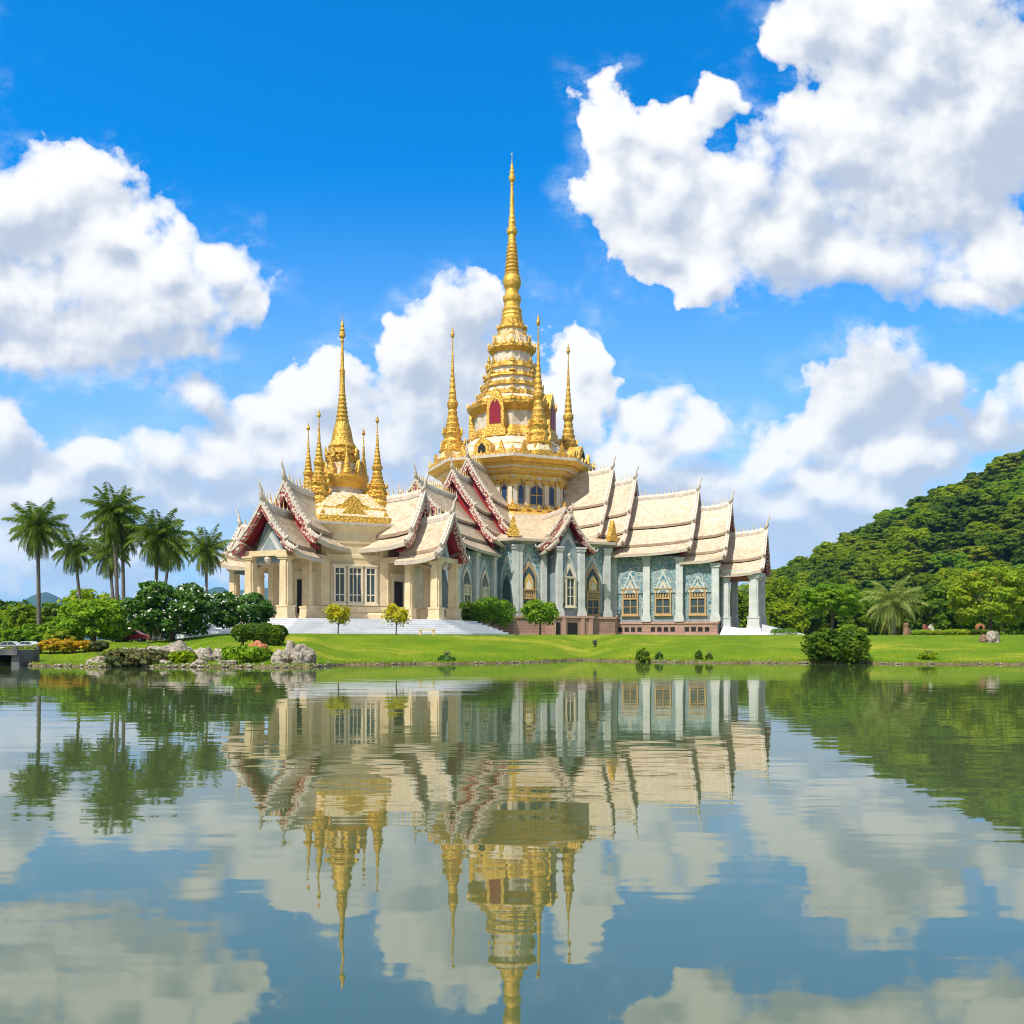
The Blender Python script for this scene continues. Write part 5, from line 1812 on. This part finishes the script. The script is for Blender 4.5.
def hedge(x0, x1, Y, ztop, lf, lab, dy=0.8):
    xc = (x0 + x1) / 2
    g = ground(xc, Y)
    X0, X1 = px(x0, Y), px(x1, Y)
    L = []
    k = max(3, int((X1 - X0) / 0.45))
    for i in range(k):
        L.append(((X0 + (X1 - X0) * (i + 0.5) / k) - (X0 + X1) / 2, 0.04 * math.sin(i * 1.7), ztop / 2, 0.42, dy / 2, ztop / 2 * (1 + 0.08 * math.sin(i * 2.3))))
    root = empty('hedge', ((X0 + X1) / 2, Y, g))
    quads_obj('foliage', leaf_quads(L, int(600 * (X1 - X0)), 0.10, shell=0.1, rough=0.04), lf, root)
    b = MB()
    for i in range(k):
        b.tube([(L[i][0], 0, -0.2), (L[i][0] + 0.05, 0, ztop * 0.6)], [0.03, 0.02], 5, 'bark')
    b.build('stem', root)
    tag(root, lab, 'hedge')


hedge(913, 942, 66, 0.42, 'l_lime', 'low clipped pale hedge right of the date palm')
hedge(945, 968, 66.5, 0.44, 'l_lime', 'low clipped pale hedge in front of the lime green tree, middle one')
hedge(970, 992, 67, 0.40, 'l_dark', 'low dark hedge at the foot of the lime green tree')
hedge(772, 796, 100, 0.9, 'l_bright', 'clipped hedge beside the right porch steps')

# ------------------------------------------------------------------ forest on the hillside
def make_forest():
    rng = np.random.default_rng(5)
    protos = []
    KIN = [('l_mid', 'mid green', 14, 0.75, 0.34), ('l_olive', 'olive tinted', 18, 0.5, 0.30), ('l_dark', 'dark green', 14, 0.85, 0.36),
           ('l_mid', 'broad layered', 22, 0.42, 0.28), ('l_bright', 'bright green', 16, 0.6, 0.32), ('l_dark', 'deep green spreading', 20, 0.5, 0.30), ('l_mid', 'tall rounded', 14, 1.0, 0.36)]
    for leaf, word, k, flat, frac in KIN:
        L = sub_lobes(4.6, 4.6, 2.2, 7.6 + 1.2 * flat, k, frac, flat, rng, low=-0.35)
        root = empty('forest_tree', (0, 0, 0))
        quads_obj('crown', leaf_quads(L, 10000, 0.33, rng=rng, rough=0.3, up=0.5), leaf, root)
        trunk_obj(root, 5.0, 0.22, 0.3, 4, 2.2)
        protos.append((root, word))
    used = [False] * len(protos)
    pts = []
    tries = 0
    while tries < 16000 and len(pts) < 296:
        tries += 1
        Y = rng.uniform(122, 285); X = rng.uniform(40, 190)
        xp = 512 + F * X / Y
        if xp > 1045 or xp < 762: continue
        z = hill_z(X, Y)
        d = 4.6 + (Y - 120) * 0.010
        if any((X - a) ** 2 + (Y - b_) ** 2 < d * d for a, b_, _ in pts): continue
        pts.append((X, Y, z))
    for X, Y, z in pts:
        v = mnoise.noise(Vector((X * 0.035, Y * 0.035, 7.7))) * 1.3 + rng.uniform(-.45, .45)
        i = int(np.clip((v + 1) / 2 * len(protos), 0, len(protos) - 1))
        i = (0, 3, 1, 5, 6, 4, 3)[i] if rng.random() > 0.15 else 2
        root, word = protos[i]
        o = root if not used[i] else copy_tree(root)
        used[i] = True
        o.location = (X, Y, max(1.2, z) - 0.6)
        o.rotation_euler = (0, 0, rng.uniform(0, 6.28))
        s = rng.uniform(0.62, 0.92) + 0.12 * (Y > 200)
        o.scale = (s, s, s * rng.uniform(0.85, 1.1))
        f = (Y - 122) / 163
        zone = 'at the foot of the forested hill' if f < 0.25 else 'midway up the forested hill' if f < 0.7 else 'along the upper crest of the forested hill'
        tag(o, f'{word} tree {zone} on the right', 'tree', f'{word} trees {zone}')
    for (root, w), u_ in zip(protos, used):
        if not u_:
            for ch in list(root.children): bpy.data.objects.remove(ch)
            bpy.data.objects.remove(root)
    # lower canopy and scrub closing the gaps between the trees
    L = []
    while len(L) < 1900:
        Y = rng.uniform(119, 300); X = rng.uniform(38, 330)
        xp = 512 + F * X / Y
        if xp < 758 or xp > 1600: continue
        r = rng.uniform(1.3, 2.6)
        L.append((X, Y, max(1.0, hill_z(X, Y)) + r * 0.5, r, r, r * 0.75))
    o = quads_obj('undergrowth', leaf_quads(L, 230000, 0.36, rng=rng, rough=0.35, up=0.5), 'l_scrub')
    tag(o, kind='stuff')


make_forest()


# ------------------------------------------------------------------ grass blades over the lawn and the bank
def make_grass():
    rng = np.random.default_rng(21)
    P = []
    n = 70000
    for _ in range(n):
        xp = rng.uniform(-20, 1045)
        s = rng.uniform(0, 1) ** 1.5 * 16
        Y = shore(xp) + 0.15 + s
        X = px(xp, Y)
        P.append((X, Y, gh(X, Y)))
    for _ in range(9000):       # longer tufts along the water
        xp = rng.uniform(20, 1045)
        Y = shore(xp) + rng.uniform(-0.12, 0.5)
        X = px(xp, Y)
        P.append((X, Y, max(0.02, gh(X, Y)) - 0.03))
    P = np.array(P); m = len(P)
    a = rng.uniform(0, 6.28, m); h = rng.uniform(0.02, 0.06, m) * (1 + 0.8 * (rng.random(m) < 0.1)); h[n:] *= rng.uniform(1.5, 3.5, m - n); w = rng.uniform(0.012, 0.03, m)
    t = np.stack([np.cos(a), np.sin(a), np.zeros(m)], 1) * w[:, None]
    tip = np.stack([rng.normal(0, .03, m), rng.normal(0, .03, m), h], 1)
    P[:, 2] -= 0.01
    o = quads_obj('grass', np.stack([P - t, P + t, P + tip], 1), 'grassblade', None, 3)
    tag(o, kind='stuff')


M['grassblade'] = mat_leaf('grass_blade', (0.15, 0.28, 0.012), (0.24, 0.36, 0.016), (0.38, 0.36, 0.05), 0.05, 0.35, 0.25)
make_grass()
# ------------------------------------------------------------------ rocks
def rock(xp, Y, w, h, d, seed, label, z=None, group='boulders along the left shore', squash=0.35, mat='rock', name='boulder'):
    rng = random.Random(seed)
    off = Vector((rng.uniform(0, 50), rng.uniform(0, 50), rng.uniform(0, 50)))
    n, m = 36, 22
    b = MB()
    vs = []
    for j in range(m + 1):
        th = PI * j / m
        for i in range(n):
            ph = 2 * PI * i / n
            p = Vector((math.sin(th) * math.cos(ph), math.sin(th) * math.sin(ph), math.cos(th)))
            f = 1 + 0.42 * mnoise.noise(p * 1.4 + off) + 0.24 * mnoise.noise(p * 3.1 + off) + 0.13 * mnoise.noise(p * 7 + off)
            q = p * f
            q = Vector((math.copysign(abs(q.x) ** 0.85, q.x), math.copysign(abs(q.y) ** 0.85, q.y), max(q.z, -squash)))
            vs.append((q.x * w / 2, q.y * d / 2, (q.z + squash) * h / (1 + squash)))
    fs = [(j * n + i, (j + 1) * n + i, (j + 1) * n + (i + 1) % n, j * n + (i + 1) % n) for j in range(m) for i in range(n)]
    b.add(vs, fs, mat, False)
    g = ground(xp, Y) if z is None else z
    o = b.build(name, None, (px(xp, Y), Y, g - 0.08), rng.uniform(0, 3))
    tag(o, label, 'boulder', group)
    return o


for a in (
    (303, 43.0, 1.3, 0.88, 1.1, 1, 'largest pale boulder at the right end of the rocky shore'),
    (281, 42.8, 1.0, 0.62, 0.85, 2, 'grey boulder leaning against the largest one on its left'),
    (292, 43.9, 0.8, 0.95, 0.8, 3, 'darker boulder wedged behind the two big ones'),
    (108, 44.0, 1.6, 0.42, 1.0, 4, 'flat pale rock at the left end of the rocky shore'),
    (128, 45.2, 1.6, 0.7, 1.0, 5, 'pale rock behind the sprawling grey green shrub'),
    (158, 45.2, 2.1, 0.75, 1.1, 6, 'long pale boulder below the white flowering tree'),
    (176, 45.4, 1.8, 0.85, 1.1, 7, 'rounded pale boulder behind the low green shrub'),
    (204, 44.3, 1.4, 0.7, 1.0, 8, 'brownish boulder between the low shrub and the bright shrub'),
    (222, 44.2, 1.0, 0.6, 0.9, 9, 'pale boulder touching the bright green rounded shrub'),
    (200, 42.6, 0.8, 0.28, 0.6, 10, 'dark flat stone at the water edge below the brownish boulder'),
    (166, 42.9, 0.9, 0.25, 0.6, 11, 'flat stone at the water edge below the low shrub'),
    (228, 42.6, 0.9, 0.26, 0.6, 12, 'flat wet stone at the water edge below the bright shrub'),
    (148, 43.0, 0.7, 0.22, 0.5, 13, 'small stone at the water edge under the grey green shrub')):
    rock(*a)
rock(258, 48.0, 1.0, 0.55, 0.8, 20, 'reddish brown rock under the topiary', mat='terracotta', group=None)
rock(992, 57.0, 1.0, 0.8, 0.7, 21, 'white stone standing on the right lawn', group=None)
rock(986, 57.3, 0.8, 0.45, 0.6, 22, 'tan stone beside the white one on the right lawn', group=None, mat='wood')
# pebbles and clods along the water
b = MB()
rng = random.Random(9)
for k in range(900):
    xp = rng.uniform(20, 1040)
    Y = shore(xp) + rng.uniform(-0.2, 0.45)
    X = px(xp, Y); r = rng.uniform(0.03, 0.10) * (1.6 if xp < 330 else 1)
    z = 0.05 + 0.2 * max(0, (Y - shore(xp)))
    vs = [(X + r * rng.uniform(.7, 1.3) * x, Y + r * rng.uniform(.7, 1.3) * y, z + r * 0.6 * zz) for x, y, zz in ((1, 0, 0), (0, 1, 0), (-1, 0, 0), (0, -1, 0), (0, 0, 1), (0, 0, -1))]
    b.add(vs, [(0, 1, 4), (1, 2, 4), (2, 3, 4), (3, 0, 4), (1, 0, 5), (2, 1, 5), (3, 2, 5), (0, 3, 5)], 'rock', True)
o = b.build('pebbles'); tag(o, kind='stuff')

# ------------------------------------------------------------------ footbridge at the left edge
def bridge():
    X0, X1, Y = px(-70, 45), px(27, 45), 45.0
    root = empty('footbridge', (X1, Y, 0)); tag(root, 'low dark concrete footbridge over the inlet at the left edge', 'bridge')
    L = X1 - X0
    fr = lambda u, n, z: (u, n, z)
    b = MB(); b.box(fr, -L, 0, -0.9, 1.2, 0.62, 0.80, 'concrete'); b.box(fr, -L, 0.05, -1.0, -0.9, 0.55, 0.86, 'concrete'); b.build('deck', root)
    b = MB(); b.box(fr, -0.35, 0.05, -0.8, 1.1, -0.6, 0.617, 'concrete'); b.build('abutment', root)
    b = MB(); b.box(fr, -3.4, -3.1, -0.6, 0.9, -0.6, 0.617, 'concrete'); b.build('pier', root)
    for n in (-0.85, 1.1):
        b = MB()
        b.box(fr, -L, 0, n - 0.05, n + 0.05, 0.96, 1.02, 'concrete')
        k = 5
        for i in range(k):
            u = -0.05 - (L - 0.1) * i / (k - 1)
            b.box(fr, u - 0.05, u + 0.05, n - 0.045, n + 0.045, 0.80, 0.96, 'concrete')
        b.build('railing', root)
    b = MB(); b.box(fr, -L, -0.36, 1.25, 1.5, -0.6, 0.6, 'dark'); b.build('culvert_wall', root)


bridge()

# ------------------------------------------------------------------ parked cars behind the garden
def car(xp, Y, rot, paint, label, s=1.0):
    root = empty('parked_car', (px(xp, Y), Y, ground(xp, Y)), rot); tag(root, label, 'car', 'cars parked behind the left garden')
    fr = lambda u, n, z: (u * s, n * s, z * s)
    b = MB()
    side = [(-2.1, 0.35), (-2.15, 0.75), (-2.0, 0.92), (-1.1, 0.98), (-0.55, 1.42), (0.75, 1.45), (1.45, 1.0), (2.05, 0.9), (2.15, 0.6), (2.1, 0.35)]
    b.prism(fr, side, -0.82, 0.82, paint)
    b.box(fr, -2.05, 2.05, -0.88, 0.88, 0.38, 0.88, paint)
    b.build('body', root)
    for n in (-0.83, 0.83):
        b = MB(); b.prism(fr, [(-0.98, 0.98), (-0.5, 1.36), (0.02, 1.38), (0.02, 0.98)], n - 0.02, n + 0.02, 'glass'); b.build('window', root)
        b = MB(); b.prism(fr, [(0.1, 0.98), (0.1, 1.38), (0.7, 1.38), (1.25, 1.0)], n - 0.02, n + 0.02, 'glass'); b.build('window', root)
    b = MB(); b.hexa([fr(-1.12, -0.68, 1.01), fr(-1.12, 0.68, 1.01), fr(-1.05, 0.68, 1.01), fr(-1.05, -0.68, 1.01), fr(-0.62, -0.62, 1.40), fr(-0.62, 0.62, 1.40), fr(-0.55, 0.62, 1.40), fr(-0.55, -0.62, 1.40)], 'glass'); b.build('windscreen', root)
    for u in (-1.35, 1.35):
        for n in (-0.78, 0.78):
            b = MB(); c = 0.33
            ring = [(u + c * math.cos(2 * PI * k / 16), 0.33 + c * math.sin(2 * PI * k / 16)) for k in range(16)]
            b.prism(fr, ring, n - 0.12, n + 0.12, 'rubber'); w = b.build('wheel', root)
            ring = [(u + .2 * math.cos(2 * PI * k / 12), 0.33 + .2 * math.sin(2 * PI * k / 12)) for k in range(12)]
            b = MB(); b.prism(fr, ring, n - 0.13, n + 0.13, 'chrome'); b.build('rim', w)
    for n in (-0.6, 0.6):
        b = MB(); b.box(fr, -2.17, -2.08, n - 0.18, n + 0.18, 0.62, 0.78, 'lamp'); b.build('headlight', root)


car(131, 62.5, R(4), 'carred', 'red parked car between the spreading tree and the white flowering tree', 0.55)
car(9, 52.4, R(10), 'carwhite', 'pale parked car behind the bridge at the left edge', 0.42)
car(28, 52.6, R(-5), 'carwhite', 'white parked car just left of the leftmost palm trunk', 0.38)

# ------------------------------------------------------------------ small things on the right lawn
def stump(xp, Y):
    root = empty('wooden_post', at(xp, Y)); tag(root, 'thick weathered wooden post right of the date palm trunk', 'post')
    b = MB(); b.lathe((0, 0), [(0.26, -0.1), (0.22, 0.3), (0.19, 0.6), (0.22, 0.8), (0.15, 0.9)], 11, 0, True, 0.14, 'wood'); b.build('shaft', root)
    b = MB(); b.lathe((0.28, 0.1), [(0.16, -0.1), (0.13, 0.3), (0.09, 0.55)], 9, 0.3, True, 0.1, 'wood'); b.build('branch_stub', root)


stump(906, 64)


def shrine(xp, Y):
    root = empty('garden_shrine', at(xp, Y)); tag(root, 'little terracotta arched shrine under the lime green tree', 'shrine')
    fr = lambda u, n, z: (u * 0.42, n * 0.5, z * 0.7)
    b = MB(); b.box(fr, -0.8, 0.8, -0.4, 0.4, -0.1, 0.18, 'concrete'); b.build('base', root)
    for sx in (-0.6, 0.6):
        b = MB(); b.box(fr, sx - 0.14, sx + 0.14, -0.3, 0.3, 0.18, 0.95, 'terracotta'); b.build('side_wall', root)
    b = MB(); k = 10
    out = [(0.78 * math.cos(PI * i / k), 0.95 + 0.55 * math.sin(PI * i / k)) for i in range(k + 1)]
    inn = [(0.45 * math.cos(PI * i / k), 0.95 + 0.30 * math.sin(PI * i / k)) for i in range(k + 1)]
    for i in range(k):
        b.hexa([fr(out[i][0], -0.32, out[i][1]), fr(out[i + 1][0], -0.32, out[i + 1][1]), fr(out[i + 1][0], 0.32, out[i + 1][1]), fr(out[i][0], 0.32, out[i][1]),
                fr(inn[i][0], -0.32, inn[i][1]), fr(inn[i + 1][0], -0.32, inn[i + 1][1]), fr(inn[i + 1][0], 0.32, inn[i + 1][1]), fr(inn[i][0], 0.32, inn[i][1])], 'terracotta')
    b.build('arch', root)
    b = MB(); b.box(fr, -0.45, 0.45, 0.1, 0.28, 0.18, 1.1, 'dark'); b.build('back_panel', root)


shrine(980, 74)
for xp, Y, lab in ((926, 70, 'pink flowering plant behind the low pale hedge, left of two'), (931, 70.5, 'white flowering plant behind the low pale hedge, right of two')):
    t = single('flowering_plant', xp, Y, 6, 625, 634, 'petal' if xp > 930 else 'l_pink', 160, 0.12, lab, 'plant', None, 0.3, lobes=5, frac=0.5, tr=0.03)


def spotlight(xp, Y):
    root = empty('garden_light', at(xp, Y)); tag(root, 'small dark ground spotlight alone on the middle of the lawn', 'garden light')
    b = MB(); b.lathe((0, 0), [(0.12, -0.05), (0.12, 0.05), (0.03, 0.07), (0.03, 0.2)], 12, mat='rubber'); b.build('stand', root)
    b = MB(); b.tube([(0, -0.16, 0.20), (0, 0.02, 0.26), (0, 0.16, 0.34)], [0.10, 0.13, 0.17], 12, 'rubber'); h = b.build('housing', root)
    b = MB(); b.tube([(0, 0.163, 0.341), (0, 0.175, 0.346)], [0.14, 0.14], 12, 'lamp'); b.build('lens', h)


spotlight(595, 61.5)


def bench(xp, Y):
    root = empty('stone_bench', at(xp, Y)); tag(root, 'low pale stone bench at the foot of the marble steps', 'bench')
    fr = lambda u, n, z: (u, n, z)
    b = MB(); b.box(fr, -0.62, 0.62, -0.2, 0.2, 0.36, 0.46, 'cream', 0.01); b.build('seat', root)
    for u in (-0.48, 0.48):
        b = MB(); b.box(fr, u - 0.09, u + 0.09, -0.16, 0.16, -0.1, 0.36, 'cream'); b.build('leg', root)


bench(427, 64.5)

# ------------------------------------------------------------------ the air: one box of thin even haze
def build_haze():
    b = MB()
    x0, x1, y0, y1, z0, z1 = -3200, 3400, -300, 4300, -2.0, 185.0
    b.hexa([(x0, y0, z0), (x1, y0, z0), (x1, y1, z0), (x0, y1, z0), (x0, y0, z1), (x1, y0, z1), (x1, y1, z1), (x0, y1, z1)], 'haze')
    o = b.build('haze'); tag(o, kind='stuff')


m = bpy.data.materials.new('haze_air'); m.use_nodes = True
m.node_tree.nodes.clear()
_o = m.node_tree.nodes.new('ShaderNodeOutputMaterial'); _v = m.node_tree.nodes.new('ShaderNodeVolumePrincipled')
_v.inputs['Color'].default_value = (0.14, 0.45, 1.0, 1)
_v.inputs['Density'].default_value = 0.00011
m.node_tree.links.new(_v.outputs[0], _o.inputs['Volume'])
M['haze'] = m
build_haze()
